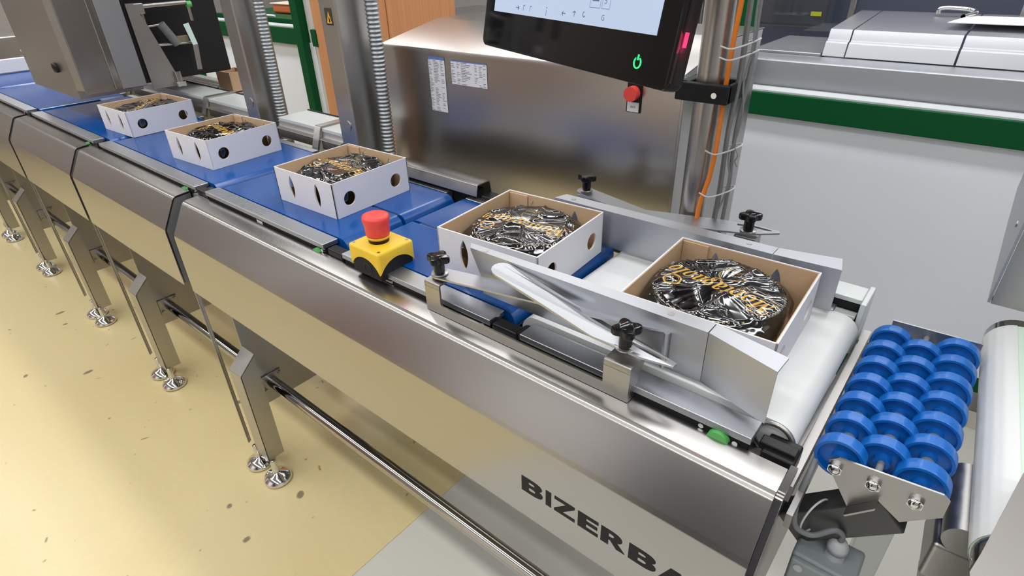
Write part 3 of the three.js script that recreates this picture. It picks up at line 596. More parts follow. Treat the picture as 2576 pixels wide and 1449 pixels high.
{
  const t = thing('guide_rail', 'far aluminium guide rail beside the cabinet, with two star knobs behind it', 'guide rail', 'guide rails over the white belt');
  const top = 1.13, A = [-0.722, -1.001], B = [-0.241, -1.009], C = [-0.128, -1.018];
  const web = (a, b) => prismY([a, b, [b[0], b[1] - 0.003], [a[0], a[1] - 0.003]], 1.046, top - 0.003);
  obj('rail_web', web(A, B), M.alu, t); obj('rail_tip', web([B[0] + 0.001, B[1]], C), M.alu, t);
  const fl = obj('top_flange', prismY([[A[0], A[1]], [B[0] - 0.0006, B[1]], [B[0] - 0.0006, B[1] - 0.032], [A[0] + 0.01, A[1] - 0.032]], top - 0.003, top), M.alu, t);
  for (const [x, z] of [[-0.68, -1.016], [-0.29, -1.026]]) obj('screw', cyl(V(x, top - 0.001, z), V(x, top + 0.0006, z), 0.0055, 16), M.steel, fl);
  obj('tip_flange', prismY([[B[0] + 0.0012, B[1]], C, [C[0] - 0.01, C[1] - 0.045], [B[0] + 0.0012, B[1] - 0.032]], top - 0.003, top), M.alu, t);
  obj('web_end', prismY([C, [C[0] - 0.01, C[1] - 0.045], [C[0] - 0.013, C[1] - 0.045], [C[0] - 0.003, C[1]]], 1.046, top - 0.003), M.alu, t);
  obj('bracket', [rbx(-0.76, -0.31, 1.03, 1.05, -1.19, -1.15, 0.002), rbx(-0.76, -0.715, 1.05, 1.083, -1.19, -1.15, 0.002), rbx(-0.36, -0.315, 1.05, 1.083, -1.19, -1.15, 0.002)], M.dull, t);
  obj('arm', flatBar([-0.745, -1.165], [-0.27, -1.05], 0.044, 1.0862, 0.0035, false), M.alu, t);
  obj('arm', flatBar([-0.70, -1.06], [-0.28, -1.190], 0.06, 1.0905, 0.0035, true), M.alu, t);
  for (const x of [-0.50, -0.36]) obj('hanger', cyl(V(x, 1.05, -1.04), V(x, 1.1, -1.04), 0.006, 12), M.alu, t);
  starKnob(t, -0.738, 1.098, -1.158, 0.2); starKnob(t, -0.335, 1.098, -1.158, 0.5);
  settle(t);
}
// ---------------------------------------------------------------- label printer over the line
{
  const t = thing('label_printer', 'tall stainless label printer hanging over the far end of the line', 'printer');
  const X = -2.82, T = 2.3;
  obj('housing', toCreasedNormals(clean(prismY([[-3.47, -0.717], [-2.868, -0.717], [-2.868, -0.957], [-3.47, -0.957]], 1.14, T)), 0.5), M.cabinet, t);
  obj('bevel_strip', prismY([[-2.866, -0.7165], [X, -0.7285], [X, -0.735], [-2.866, -0.735]], 1.175, T), M.steel, t);
  obj('front_plate', bx(-2.866, X, 1.16, T, -0.836, -0.7355), M.darkPlate, t);
  obj('door_edge', rbx(-2.866, X + 0.010, 1.165, T, -0.862, -0.8365, 0.003), M.polish, t);
  obj('door', rbx(-2.866, X + 0.006, 1.16, T, -0.958, -0.8625, 0.004), M.alu, t);
  obj('gasket', [bx(X - 0.02, X + 0.004, 1.17, 1.475, -0.972, -0.9585), tube([[X - 0.005, 1.47, -0.966], [X - 0.005, 1.495, -0.972], [X - 0.005, 1.505, -0.995], [X - 0.005, 1.507, -1.05], [X - 0.005, 1.507, -1.24]], 0.007, 40, 8)], M.black, t);
  obj('head_body', rbx(-3.3, -2.90, 1.155, T, -1.372, -0.96, 0.006), M.blackMatt, t);
  obj('peel_plate', prismX([[-0.970, 1.47], [-1.0, 1.47], [-1.03, 1.385], [-1.094, 1.15], [-1.10, 1.142], [-0.975, 1.142]], -2.812, -2.808), M.dull, t);
  obj('roller', [cyl(V(-2.83, 1.455, -1.03), V(-2.83, 1.458, -1.215), 0.009, 16), rbx(-2.85, -2.815, 1.428, 1.468, -1.04, -0.985, 0.004)], M.dull, t);
  obj('roller_end', cyl(V(-2.83, 1.45, -1.215), V(-2.83, 1.45, -1.235), 0.013, 16), M.greenPlastic, t);
  obj('side_rod', [rbx(-2.835, -2.825, 1.385, 1.44, -1.228, -1.214, 0.003), rbx(-2.835, -2.825, 1.375, 1.432, -1.035, -1.023, 0.003)], M.steel, t);
  obj('web_roller', cyl(V(-2.835, 1.385, -1.09), V(-2.835, 1.30, -1.135), 0.018, 18), std(lin(0.16, 0.16, 0.17), 0.4), t);
  obj('cross_rod', [cyl(V(-2.845, 1.305, -1.06), V(-2.845, 1.30, -1.2), 0.006, 12), cyl(V(-2.845, 1.378, -1.04), V(-2.845, 1.382, -1.1), 0.004, 12)], M.steel, t);
  obj('brass_guide', rbx(-2.86, -2.84, 1.305, 1.33, -1.19, -1.145, 0.003), std(lin(0.2, 0.17, 0.1), 0.5), t);
  const lb = obj('label_web', [quadGeo(V(-2.822, 1.292, -1.215), V(-2.822, 1.29, -1.193), V(-2.822, 1.375, -1.176), V(-2.822, 1.380, -1.20))], std(lin(0.55, 0.72, 0.66), 0.5, 0, { side: THREE.DoubleSide }), t);
  lb.userData.label = 'pale green label strip';
  obj('backing_strip', [prismX([[-1.192, 1.29], [-1.215, 1.29], [-1.204, 1.188], [-1.183, 1.19]], -2.825, -2.822)], M.dull, t);
  obj('side_knob', (() => { const q = rotZ(lathe([[0.02, 0], [0.0205, 0.006], [0.017, 0.014], [0, 0.017]], 24)); q.translate(-3.02, 1.25, -0.717); return q; })(), M.black, t);
  obj('press_foot', [cyl(V(-2.80, 1.155, -1.085), V(-2.80, 1.20, -1.085), 0.014, 16), rbx(-2.815, -2.785, 1.137, 1.158, -1.105, -1.065, 0.004)], M.polish, t);
  obj('hanger', [bx(-3.4, -2.95, T, 3.24, -0.95, -0.75), bx(-3.4, -2.95, 1.9, 1.98, -1.6, -1.37)], M.steel, t);
  settle(t);
}
// ---------------------------------------------------------------- two gantry columns with corrugated conduits
const warn = canvasTex(256, 256, (c, w) => {
  c.fillStyle = '#3a3632'; c.fillRect(0, 0, w, w); c.fillStyle = '#111'; c.beginPath(); c.moveTo(128, 8); c.lineTo(250, 244); c.lineTo(6, 244); c.fill();
  c.fillStyle = '#e9a51c'; c.beginPath(); c.moveTo(128, 40); c.lineTo(222, 228); c.lineTo(34, 228); c.fill();
  c.fillStyle = '#15120c'; c.beginPath(); c.arc(140, 180, 26, 0, 7); c.fill(); c.fillRect(104, 196, 60, 16); c.beginPath(); c.moveTo(120, 120); c.lineTo(160, 170); c.lineTo(110, 176); c.fill();
});
function column(x0, x1, label, sign) {
  const t = thing('gantry_column', label, 'column', 'columns behind the belt');
  const z0 = -1.1;
  obj('shaft', rbx(x0, x1, 0.55, 2.9, z0 - 0.125, z0, 0.006, 3), M.column, t);
  obj('base_plate', rbx(x0 - 0.0, x1 + 0.02, 0.5, 0.55, z0 - 0.15, z0, 0.004), M.column, t);
  obj('floor_post', rbx(x0 + 0.01, x1 - 0.01, 0.002, 0.5, z0 - 0.11, z0 - 0.03, 0.004), M.column, t);
  obj('access_cap', cyl(V(x0 + 0.048, 1.135, z0 - 0.001), V(x0 + 0.048, 1.135, z0 + 0.003), 0.017, 24), M.column, t);
  if (sign) { const q = quadGeo(V(x0 + 0.028, 1.435, z0 + 0.0008), V(x0 + 0.062, 1.435, z0 + 0.0008), V(x0 + 0.062, 1.482, z0 + 0.0008), V(x0 + 0.028, 1.482, z0 + 0.0008)); const w = obj('warning_sign', q, new THREE.MeshStandardMaterial({ map: warn, roughness: 0.4 }), t, true); w.userData.label = 'yellow warning triangle'; }
  return settle(t);
}
column(-2.286, -2.20, 'dark steel column behind the second carton, nearer the label printer', false);
column(-1.672, -1.588, 'dark steel column with a yellow warning triangle, left of the cabinet', true);
function hose(x, z, r, label, dx = 0) {
  const prof = [], n = 118, p = 0.0122, y0 = 0.98;
  for (let i = 0; i < n; i++) for (const [u, k] of [[0, 0.84], [0.18, 0.86], [0.36, 1], [0.64, 1], [0.82, 0.86]]) prof.push([r * k, y0 + (i + u) * p]);
  const g = lathe(prof, 24), pos = g.attributes.position;
  for (let i = 0; i < pos.count; i++) { const y = pos.getY(i); pos.setX(i, pos.getX(i) + x + dx * (y - 1.1)); pos.setZ(i, pos.getZ(i) + z); }
  g.computeVertexNormals();
  tag(obj('corrugated_conduit', g, M.zinc), label, 'conduit', 'corrugated conduits on the columns');
}
hose(-2.166, -1.175, 0.020, 'corrugated grey conduit beside the column nearer the printer', 0.03);
hose(-1.548, -1.195, 0.0215, 'corrugated grey conduit between the signed column and the cabinet', 0.02);
// ---------------------------------------------------------------- steel cabinet
function sheetPrint(w, h, rows, cols, seed) {
  return canvasTex(w, h, (c) => {
    c.fillStyle = '#dfe0e8'; c.fillRect(0, 0, w, h); c.fillStyle = '#5d78b4'; c.fillRect(0, 0, w, h * 0.055); const r = rng(seed);
    c.strokeStyle = '#9aa0ad'; c.lineWidth = 1.4;
    for (let i = 1; i < rows; i++) { const y = h * (0.055 + 0.945 * i / rows); c.beginPath(); c.moveTo(0, y); c.lineTo(w, y); c.stroke(); }
    for (const k of cols) { c.beginPath(); c.moveTo(w * k, 0); c.lineTo(w * k, h); c.stroke(); }
    c.fillStyle = '#4a4d57';
    for (let i = 0; i < rows; i++) { const y = h * (0.055 + 0.945 * (i + 0.35) / rows), hh = h * 0.945 / rows * 0.3; let px = 0; for (const k of [...cols, 1]) { if (r() < 0.8) c.fillRect(w * px + 5, y, (w * (k - px) - 10) * (0.3 + 0.6 * r()), hh); px = k; } }
  });
}
{
  const t = thing('steel_cabinet', 'large brushed steel cabinet with sloping roof behind the belt', 'cabinet');
  const zf = -1.3;
  obj('body', prismX([[zf, 0.12], [zf, 1.357], [-1.56, 1.408], [-1.78, 1.408], [-1.78, 0.12]], -1.645, -0.581), M.cabinet, t);
  obj('roof', sheetX([[zf + 0.002, 1.345], [zf + 0.002, 1.3595], [-1.56, 1.4105], [-1.785, 1.4105]], -0.0018, -1.648, -0.5785, 0.004), M.cabinet, t);
  obj('door_edge', rbx(-0.5805, -0.572, 0.13, 1.357, zf - 0.025, zf + 0.003, 0.002), M.steel, t);
  for (const x of [-1.6, -0.63]) for (const z of [-1.35, -1.73]) obj('foot', cyl(V(x, 0.002, z), V(x, 0.12, z), 0.025), M.steel, t);
  for (const [x, z] of [[-0.93, -1.33], [-0.89, -1.35]]) obj('eyebolt', cyl(V(x, 1.362, z), V(x, 1.372, z), 0.012, 14), M.paleGrey, t);
  const lab = (a, b, y0, y1, tex, l) => { const q = quadGeo(V(a, y0, zf + 0.0012), V(b, y0, zf + 0.0012), V(b, y1, zf + 0.0012), V(a, y1, zf + 0.0012)); const m = obj('instruction_sheet', q, new THREE.MeshStandardMaterial({ map: tex, roughness: 0.55 }), t, true); m.userData.label = l; };
  lab(-1.430, -1.358, 1.173, 1.338, sheetPrint(256, 590, 34, [0.3, 0.72], 3), 'narrow upright printed sheet');
  lab(-1.330, -1.184, 1.265, 1.334, sheetPrint(600, 300, 14, [0.16, 0.28, 0.66, 0.78, 0.89], 4), 'wide printed sheet');
  const sw = obj('switch', [rbx(-0.7215, -0.682, 1.262, 1.335, zf, zf + 0.004, 0.002)], M.black, t);
  obj('push_button', [cyl(V(-0.702, 1.309, zf + 0.004), V(-0.702, 1.309, zf + 0.024), 0.0175, 28)], M.red, sw);
  const lt = canvasTex(128, 96, (c, w, h) => { c.fillStyle = '#d9d9dc'; c.fillRect(0, 0, w, h); c.fillStyle = '#555'; c.font = 'bold 30px sans-serif'; c.textAlign = 'center'; c.fillText('AUS', w / 2, h / 2 + 8); });
  obj('name_plate', quadGeo(V(-0.718, 1.264, zf + 0.0046), V(-0.686, 1.264, zf + 0.0046), V(-0.686, 1.287, zf + 0.0046), V(-0.718, 1.287, zf + 0.0046)), new THREE.MeshStandardMaterial({ map: lt, roughness: 0.5 }), sw, true);
  settle(t);
}
// ---------------------------------------------------------------- touch screen
{
  const t = thing('touch_screen', 'black touch screen terminal with lit display and green power symbol', 'screen');
  const P = V(-0.76713, 1.46996, -0.83139), e = V(0.92625, 0, 0.37692), u = V(0.06841, 0.98339, -0.16811), n = V(-0.37066, 0.1815, 0.91086);
  const W = 0.498, H = 0.335, at = (a, b, c = 0) => P.clone().addScaledVector(e, a).addScaledVector(u, b).addScaledVector(n, c);
  const basis = new THREE.Matrix4().makeBasis(e, u, n).setPosition(P);
  const rr = (x0, y0, x1, y1, r) => [...arc(x1 - r, y1 - r, r, 0, Math.PI / 2, 8), ...arc(x0 + r, y1 - r, r, Math.PI / 2, Math.PI, 8), ...arc(x0 + r, y0 + r, r, Math.PI, Math.PI * 1.5, 8), ...arc(x1 - r, y0 + r, r, Math.PI * 1.5, Math.PI * 2, 8)];
  const slab = (x0, y0, x1, y1, r, d0, d1, bev) => { const g = new THREE.ExtrudeGeometry(new THREE.Shape(rr(x0, y0, x1, y1, r).map(([a, b]) => new THREE.Vector2(a, b))), { depth: d1 - d0, bevelEnabled: bev > 0, bevelSize: bev, bevelThickness: bev, bevelSegments: 3, bevelOffset: -bev }); g.translate(0, 0, d0); return toCreasedNormals(clean(g), 0.5).applyMatrix4(basis); };
  obj('housing', slab(0, 0, W, H, 0.014, -0.019, -0.0085, 0.004), M.black, t);
  obj('rear_cover', slab(0.12, 0.10, 0.38, H - 0.03, 0.02, -0.06, -0.024, 0.004), M.black, t);
  obj('front_glass', slab(0.001, 0.001, W - 0.001, H - 0.001, 0.014, -0.004, -0.0015, 0.0015), M.blackGloss, t);
  const ui = canvasTex(1024, 640, (c, w, h) => {
    const g = c.createLinearGradient(0, 0, w, 0); c.fillStyle = '#c9daf3'; c.fillRect(0, 0, w, h);
    c.fillStyle = '#e3edfb'; c.fillRect(40, 40, 560, 380); c.fillRect(640, 40, 340, 300);
    const px = (a) => (a - 0.036) / 0.4235 * w, py = (b) => h - (b - 0.0582) / 0.24 * h;
    c.fillStyle = '#5b6d8c'; c.strokeStyle = '#5b6d8c'; c.lineWidth = 3; c.lineCap = 'round';
    const ln = (...p) => { c.beginPath(); p.forEach(([a, b], i) => (i ? c.lineTo(a, b) : c.moveTo(a, b))); c.stroke(); };
    const q = (a, b) => [px(a), py(b)];
    { const [a, b] = q(0.118, 0.068); ln([a - 12, b], [a + 10, b]); c.beginPath(); c.arc(a + 4, b, 9, -1.5, 1.5); c.fill(); }
    for (const k of [0.137, 0.158]) { const [a, b] = q(k, 0.069); ln([a, b + 9], [a, b - 7], [a + 9, b - 9]); }
    { const [a, b] = q(0.207, 0.0665); ln([a, b - 9], [a, b + 10]); c.beginPath(); c.arc(a, b - 17, 2.5, 0, 7); c.fill(); }
    { const [a, b] = q(0.255, 0.0685); ln([a - 11, b], [a + 11, b]); ln([a - 4, b - 7], [a - 11, b], [a - 4, b + 7]); }
    { const [a, b] = q(0.282, 0.0695); ln([a - 9, b - 4], [a, b - 9], [a + 7, b - 5]); ln([a, b + 8], [a + 1, b - 8]); }
    { const [a, b] = q(0.306, 0.0705); c.beginPath(); c.arc(a, b, 8, 0.6, 4.6); c.stroke(); }
    c.strokeStyle = '#7f93b5'; c.lineWidth = 2; c.strokeRect(px(0.316), py(0.105), px(0.339) - px(0.316), py(0.080) - py(0.105)); c.strokeRect(px(0.343), py(0.115), px(0.36) - px(0.343), py(0.080) - py(0.115));
    for (let i = 0; i < 3; i++) c.fillRect(px(0.320), py(0.1) + i * 13, 36, 6);
    c.font = '26px sans-serif'; c.fillText('G', px(0.346), py(0.066)); c.fillText('5', px(0.347), py(0.086));
    c.strokeStyle = '#a9bbd8'; c.lineWidth = 1.5; for (let i = 0; i < 6; i++) c.strokeRect(px(0.05) + i * 66, py(0.115), 60, 40);
    for (let i = 0; i < 9; i++) c.fillRect(60, 60 + i * 38, 180 + (i * 53) % 260, 9);
  });
  obj('display', quadGeo(at(0.036, 0.0582, 0.0006), at(0.4595, 0.0582, 0.0006), at(0.4595, 0.298, 0.0006), at(0.036, 0.298, 0.0006)), new THREE.MeshStandardMaterial({ color: 0x000000, roughness: 0.2, emissive: 0xffffff, emissiveMap: ui, emissiveIntensity: 0.95 }), t, true);
  const dl = new THREE.RectAreaLight(lin(0.75, 0.85, 1), 0.9, 0.42, 0.24); dl.position.copy(at(0.248, 0.178, 0.004)); dl.lookAt(at(0.248, 0.178, 1)); dl.name = 'display_light'; scene.add(dl);
  // power symbol: ring with a gap and a stroke
  const em = (c, i) => new THREE.MeshStandardMaterial({ color: 0x000000, emissive: c, emissiveIntensity: i });
  const ring = new THREE.TorusGeometry(0.0062, 0.0010, 8, 30, Math.PI * 1.62); ring.rotateZ(Math.PI / 2 + Math.PI * 0.19); ring.translate(0.4355, 0.0253, 0.0006);
  const bar = new THREE.BoxGeometry(0.002, 0.0065, 0.0012); bar.translate(0.4355, 0.0315, 0.0006);
  for (const g of [ring, bar]) g.applyMatrix4(basis);
  const ps = obj('power_symbol', [ring, bar], em(lin(0.05, 1, 0.3), 1.1), t); ps.userData.label = 'green lit power symbol';
  const led = new THREE.BoxGeometry(0.002, 0.016, 0.005); led.translate(W - 0.0004, 0.058, -0.009); led.applyMatrix4(basis);
  const rl = obj('status_light', led, em(lin(1, 0.03, 0.12), 2.2), t); rl.userData.label = 'red lit status light';
  const lp = new THREE.PointLight(lin(1, 0.05, 0.15), 0.01); lp.position.copy(at(W + 0.008, 0.052, -0.005)); lp.name = 'status_glow'; scene.add(lp);
  const arm = [at(0.253, 0.2, -0.045), at(0.253, 0.2, -0.12), V(-0.478, 1.70, -1.2)];
  obj('mount_arm', [cyl(arm[0], arm[1], 0.03), cyl(arm[1], arm[2], 0.022), cyl(V(-0.478, 1.66, -1.2), V(-0.478, 1.74, -1.2), 0.042)], M.black, t);
  settle(t);
}
// ---------------------------------------------------------------- pole with clamp and cables
{
  const t = thing('support_pole', 'round steel pole with a black clamp right of the cabinet', 'pole');
  obj('pole', cyl(V(-0.478, 0.02, -1.2), V(-0.478, 2.6, -1.2), 0.0285, 36), M.poleSteel, t);
  obj('base_plate', rbx(-0.56, -0.40, 0.001, 0.02, -1.28, -1.12, 0.003), M.steel, t);
  const c = obj('clamp', [rbx(-0.530, -0.420, 1.342, 1.378, -1.168, -1.150, 0.003), rbx(-0.530, -0.420, 1.342, 1.378, -1.25, -1.2285, 0.003), rbx(-0.429, -0.420, 1.342, 1.378, -1.23, -1.155, 0.003), rbx(-0.53, -0.508, 1.342, 1.378, -1.30, -1.155, 0.003)], M.blackMatt, t);
  obj('bolt', cyl(V(-0.446, 1.359, -1.151), V(-0.446, 1.359, -1.146), 0.0058, 14), M.chrome, c);
  settle(t);
  const cab = (name, pts, r, m, label) => tag(obj(name, tube(pts, r, 70, 8), m), label, 'cable', 'cables tied beside the pole');
  cab('cable', [[-0.425, 2.4, -1.185], [-0.432, 1.527, -1.178], [-0.4365, 1.449, -1.180], [-0.4385, 1.36, -1.182], [-0.4353, 1.236, -1.172], [-0.4393, 1.183, -1.170], [-0.448, 1.12, -1.162], [-0.452, 0.9, -1.163]], 0.0052, M.orange, 'orange cable running down beside the round pole');
  const greys = [[-0.424, -1.20, 0.0046, 'thick grey cable next to the orange one'], [-0.415, -1.185, 0.0034, 'thin grey cable between thicker grey ones at the pole'], [-0.4065, -1.205, 0.0044, 'grey cable at the outer side of the bundle']];
  greys.forEach(([x, z, r, l], i) => cab('cable', [[x + 0.006, 2.4, z], [x, 1.53, z], [x + 0.003, 1.40, z], [x - 0.002, 1.28, z + 0.004 * i], [x + 0.0, 1.16, z], [x - 0.004, 1.0, z], [x - 0.004, 0.7, z]], r, M.greyCable, l));
  cab('cable', [[-0.392, 2.4, -1.18], [-0.402, 1.52, -1.18], [-0.398, 1.44, -1.18], [-0.404, 1.385, -1.18], [-0.396, 1.33, -1.18], [-0.399, 1.28, -1.18], [-0.410, 1.235, -1.18], [-0.401, 1.20, -1.18], [-0.403, 1.15, -1.18], [-0.413, 1.11, -1.18], [-0.414, 0.9, -1.18]], 0.0022, M.greyCable, 'thin loose grey cable hanging outside the bundle');
  const tie = (y, k, label) => { const w = thing('wire_tie', label, 'wire tie', 'wire ties on the cable bundle'); obj('loop', tube([[-0.452, y, -1.160], [-0.43, y - 0.003, -1.155], [-0.41, y + 0.003, -1.168], [-0.392, y + 0.012, -1.19], [-0.40, y + 0.01, -1.216], [-0.43, y, -1.218]], 0.0017, 40, 6), M.wirePale, w); if (k) obj('twist', tube([[-0.397, y + 0.01, -1.178], [-0.388, y - 0.002, -1.172], [-0.391, y - 0.014, -1.17], [-0.384, y - 0.024, -1.168]], 0.0014, 24, 6), M.greyCable, w); settle(w); };
  tie(1.428, false, 'pale wire tie around the cables high above the black clamp'); tie(1.448, false, 'upper of the two pale wire ties above the black clamp');
  tie(1.245, true, 'pale wire tie with twisted ends below the black clamp'); tie(1.152, false, 'lowest pale wire tie on the cable bundle');
}
// ---------------------------------------------------------------- blue skate wheel track after the white belt
{
  const t = thing('skate_wheel_track', 'short roller track of blue plastic wheels after the white belt', 'roller');
  const prof = [[0.0045, -0.012], [0.010, -0.012], [0.0105, -0.003], [0.0255, -0.0025], [0.0268, -0.0105], [0.0305, -0.0105], [0.0315, -0.0085], [0.0318, 0], [0.0315, 0.0085], [0.0305, 0.0105], [0.0268, 0.0105], [0.0255, 0.0025], [0.0105, 0.003], [0.010, 0.012], [0.0045, 0.012]];
  const wg = toCreasedNormals(clean(rotZ(lathe(prof, 56))), 0.5);
  const cols = [[-0.0262, 1.0085, -0.712, 0.0548, 7, 1.003], [0.0195, 1.0095, -0.741, 0.0560, 6, 1.006], [0.0665, 1.0105, -0.7235, 0.0560, 7, 1.009]];
  for (const [x, y, z0, dz, n] of cols) {
    const ax = obj('axle', cyl(V(x, y, -0.684), V(x, y, -1.095), 0.0045, 14), M.greyCable, t);
    for (let i = 0; i < n; i++) { const m = obj('wheel', wg.clone(), M.blueWheel, t); m.position.set(x, y, z0 - i * dz); if (i < n - 1) obj('spacer', cyl(V(x, y, z0 - i * dz - 0.0125), V(x, y, z0 - (i + 1) * dz + 0.0125), 0.009, 14), M.greyCable, ax); }
    const sc = new THREE.SphereGeometry(0.0085, 18, 10); sc.scale(1, 1, 0.75); sc.translate(x, y - 0.004, -0.6865);
    obj('cap_nut', [cyl(V(x, y - 0.004, -0.690), V(x, y - 0.004, -0.684), 0.0095, 6), sc], M.chrome, t);
  }
  const plate = [[-0.036, 1.013], [-0.026, 1.0225], [0.0885, 1.0345], [0.0965, 1.028], [0.097, 1.0], [0.0605, 0.9625], [0.030, 0.982], [0.0014, 0.948], [-0.030, 0.995]];
  obj('bracket_plate', prismZ(plate, -0.6925, -0.6895), M.cast, t);
  obj('gusset', prismZ([[0.0014, 0.947], [0.031, 0.983], [0.031, 0.979], [0.004, 0.946]], -0.6895, -0.672), M.cast, t);
  obj('bracket_plate', prismZ([[-0.036, 0.99], [0.095, 0.995], [0.095, 1.028], [-0.036, 1.024]], -1.098, -1.094), M.alu, t);
  obj('support_arm', (() => { const g = new RoundedBoxGeometry(0.16, 0.052, 0.045, 2, 0.003); g.rotateZ(0.80); g.translate(-0.002, 0.898, -0.722); return g; })(), std(lin(0.10, 0.10, 0.10), 0.4, 0.6), t);
  obj('cross_tube', rbx(0.02, 0.05, 0.915, 0.95, -1.09, -0.72, 0.003), M.dull, t);
  settle(t);
}
{ // grey junction box with gland and cable
  const t = thing('junction_box', 'grey plastic junction box with a cable gland at the bottom edge', 'box');
  const g = (a) => { a.rotateY(0.0); return a; };
  obj('body', g(rbx(-0.040, 0.046, 0.72, 0.836, -0.735, -0.668, 0.006, 3)), M.greyBox, t);
  obj('lid', rbx(-0.038, 0.044, 0.722, 0.834, -0.668, -0.657, 0.004, 3), M.greyBox, t);
  for (const x of [-0.026, 0.034]) obj('screw', cyl(V(x, 0.822, -0.658), V(x, 0.822, -0.6555), 0.0062, 18), M.paleGrey, t);
  obj('cable_gland', [cyl(V(0.010, 0.836, -0.70), V(0.010, 0.848, -0.70), 0.0145, 6), (() => { const q = lathe([[0, 0], [0.0142, 0], [0.0142, 0.011], [0.0105, 0.019], [0.006, 0.021], [0, 0.021]], 24); q.translate(0.010, 0.848, -0.70); return q; })()], M.paleGrey, t);
  obj('label_plate', bx(0.0, 0.032, 0.775, 0.805, -0.6572, -0.6565), M.paper, t);
  settle(t);
  tag(obj('grey_wire', tube([[0.010, 0.867, -0.70], [0.010, 0.885, -0.697], [0.0, 0.895, -0.690], [-0.025, 0.878, -0.676], [-0.045, 0.885, -0.670], [-0.054, 0.93, -0.668], [-0.052, 0.985, -0.69], [-0.052, 0.99, -0.80], [-0.056, 0.985, -1.0]], 0.0042, 90, 10), M.greyCable), 'grey cable bending from the gland up along the conveyor end', 'cable');
  tag(obj('wire_loop', (() => { const q = new THREE.TorusGeometry(0.03, 0.0016, 6, 40); q.rotateY(1.2); q.translate(-0.030, 0.892, -0.70); return q; })(), M.wirePale), 'pale wire loop around the dark support arm', 'wire tie');
}
{ // next conveyor at the right edge: white nose roller, pale green belt
  const t = thing('outfeed_conveyor', 'outfeed conveyor with pale green belt at the right edge', 'conveyor');
  const g = prismZ(stadium(0.108, 1.6, 1.045, 0.085), -1.16, -0.662);
  obj('belt', toCreasedNormals(clean(g), 0.6), M.greenBelt, t);
  obj('nose_roller', [cyl(V(0.1505, 1.0025, -1.185), V(0.1505, 1.0025, -0.632), 0.041, 32)], M.polish, t);
  obj('nose_wrap', (() => { const q = prismZ(arc(0.1505, 1.0025, 0.0432, Math.PI * 0.56, Math.PI * 1.5, 20).concat(arc(0.1505, 1.0025, 0.0428, Math.PI * 1.5, Math.PI * 0.56, 20)), -1.1605, -0.6615); return toCreasedNormals(clean(q), 0.6); })(), M.whiteBelt, t);
  obj('side_plate', [rbx(0.19, 1.6, 0.90, 1.03, -1.185, -1.163, 0.003), rbx(0.19, 1.6, 0.90, 1.03, -0.629, -0.607, 0.003)], M.dull, t);
  obj('motor', [rbx(0.085, 0.135, 0.88, 0.945, -0.80, -0.70, 0.006), rbx(0.10, 0.15, 0.80, 0.88, -0.80, -0.70, 0.006), cyl(V(0.11, 0.965, -0.83), V(0.11, 0.965, -0.70), 0.022)], M.dull, t);
  for (const [x, z] of [[0.045, -1.12], [0.9, -1.12], [0.9, -0.66]]) obj('leg', rbx(x, x + 0.06, 0.002, 0.93, z - 0.03, z + 0.03, 0.004), M.litSteel, t);
  obj('stretcher', rbx(0.045, 0.95, 0.86, 0.90, -1.15, -1.09, 0.003), M.steel, t);
  settle(t);
  { const a = THREE.MathUtils.degToRad(3.5), pv = V(0.108, 0, -1.17); t.position.sub(pv).applyAxisAngle(V(0, 1, 0), a).add(pv); t.position.x -= 0.012; t.rotation.y = a; }
}
{
  const t = thing('steel_side_cover', 'dull steel cover plate in the lower right corner, over the outfeed belt', 'cover');
  obj('plate', prismY([[0.116, -0.555], [0.123, -0.588], [0.150, -0.743], [0.6, -0.80], [0.6, -0.45], [0.13, -0.45]], 1.066, 1.070), M.dull, t);
  obj('skirt', bx(0.14, 0.6, 0.70, 1.066, -0.60, -0.595), M.dull, t);
  settle(t);
}
{ // steel enclosure beyond it
  const t = thing('steel_enclosure', 'dark stainless enclosure standing at the right edge above the outfeed', 'machine');
  obj('shell', prismX([[-1.19, 1.06], [-1.19, 2.2], [-1.75, 2.2], [-1.75, 1.10], [-1.56, 1.08]], 0.082, 0.086), M.alu, t);
  obj('front_panel', bx(0.087, 0.9, 1.06, 2.2, -1.195, -1.188), M.dull, t);
  obj('underside', bx(0.087, 0.9, 1.06, 1.07, -1.75, -1.196), M.dull, t);
  obj('rivet', [[1.17, -1.30], [1.30, -1.26]].map(([y, z]) => cyl(V(0.08, y, z), V(0.0822, y, z), 0.006, 12))[0], M.dull, t);
  for (const z of [-1.3, -1.7]) obj('leg', rbx(0.7, 0.75, 0.002, 1.1, z - 0.025, z + 0.025, 0.003), M.steel, t);
  settle(t);
}
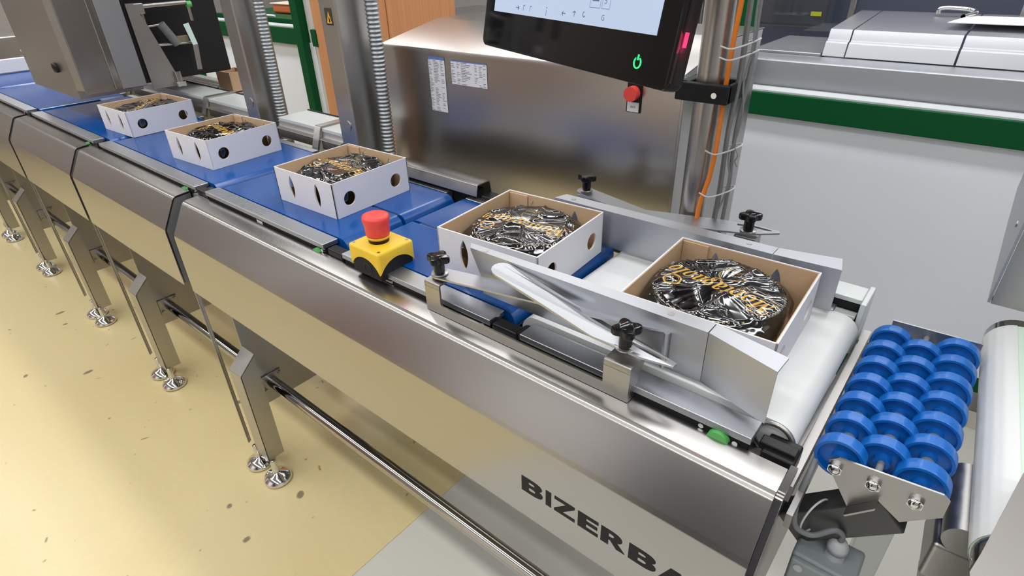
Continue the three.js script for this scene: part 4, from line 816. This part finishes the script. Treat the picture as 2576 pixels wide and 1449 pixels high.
// ---------------------------------------------------------------- clutter beyond the printer, upper left
{
  const t = thing('white_infeed_guide', 'white plastic guide bar across the far belt at the left edge', 'guide');
  obj('bar', rbx(-4.78, -4.74, 1.045, 1.12, -1.02, -0.55, 0.004), M.paper, t);
  obj('foot_rail', rbx(-4.78, -4.5, 1.0455, 1.06, -0.70, -0.66, 0.003), M.alu, t);
  settle(t);
  const m = thing('far_machine', 'blurred grey steel machine far behind the printer at the left edge', 'machine');
  const r = rng(31);
  obj('body', rbx(-7.2, -5.9, 0.002, 1.15, -1.3, -0.2, 0.01), M.dull, m);
  for (let i = 0; i < 14; i++) { const x = -7.1 + r() * 1.2, z = -1.25 + r() * 1.0, s = 0.06 + r() * 0.16, h = 0.08 + r() * 0.4; obj('unit', rbx(x - s / 2, x + s / 2, 1.151, 1.15 + h, z - s / 2, z + s / 2, 0.006), [M.dull, M.alu, M.black, M.steel, M.paper][i % 5], m); }
  settle(m);
  const c = thing('cardboard_piece', 'brown cardboard box standing behind the far cover', 'box');
  obj('body', [rbx(-3.14, -3.0, 1.031, 1.125, -1.405, -1.40, 0.001, 1), rbx(-3.14, -3.0, 1.031, 1.125, -1.505, -1.50, 0.001, 1), rbx(-3.005, -3.0, 1.031, 1.125, -1.5, -1.405, 0.001, 1), rbx(-3.14, -3.135, 1.031, 1.125, -1.5, -1.405, 0.001, 1), rbx(-3.14, -3.0, 1.031, 1.035, -1.5, -1.405, 0.001, 1)], M.kraft, c);
  settle(c);
  const s = thing('side_shelf', 'steel shelf with round bars behind the far cover', 'shelf');
  obj('shelf_plate', rbx(-4.2, -2.98, 1.01, 1.03, -1.55, -1.28, 0.003), M.dull, s);
  for (let i = 0; i < 5; i++) obj('bar', cyl(V(-4.1, 1.037, -1.33 - i * 0.035), V(-3.16, 1.037, -1.33 - i * 0.035), 0.006, 10), M.polish, s);
  for (const x of [-4.15, -3.0]) for (const z of [-1.31, -1.52]) obj('leg', rbx(x - 0.015, x + 0.015, 0.002, 1.01, z - 0.015, z + 0.015, 0.002), M.dull, s);
  settle(s);
}
renderer.render(scene, camera);
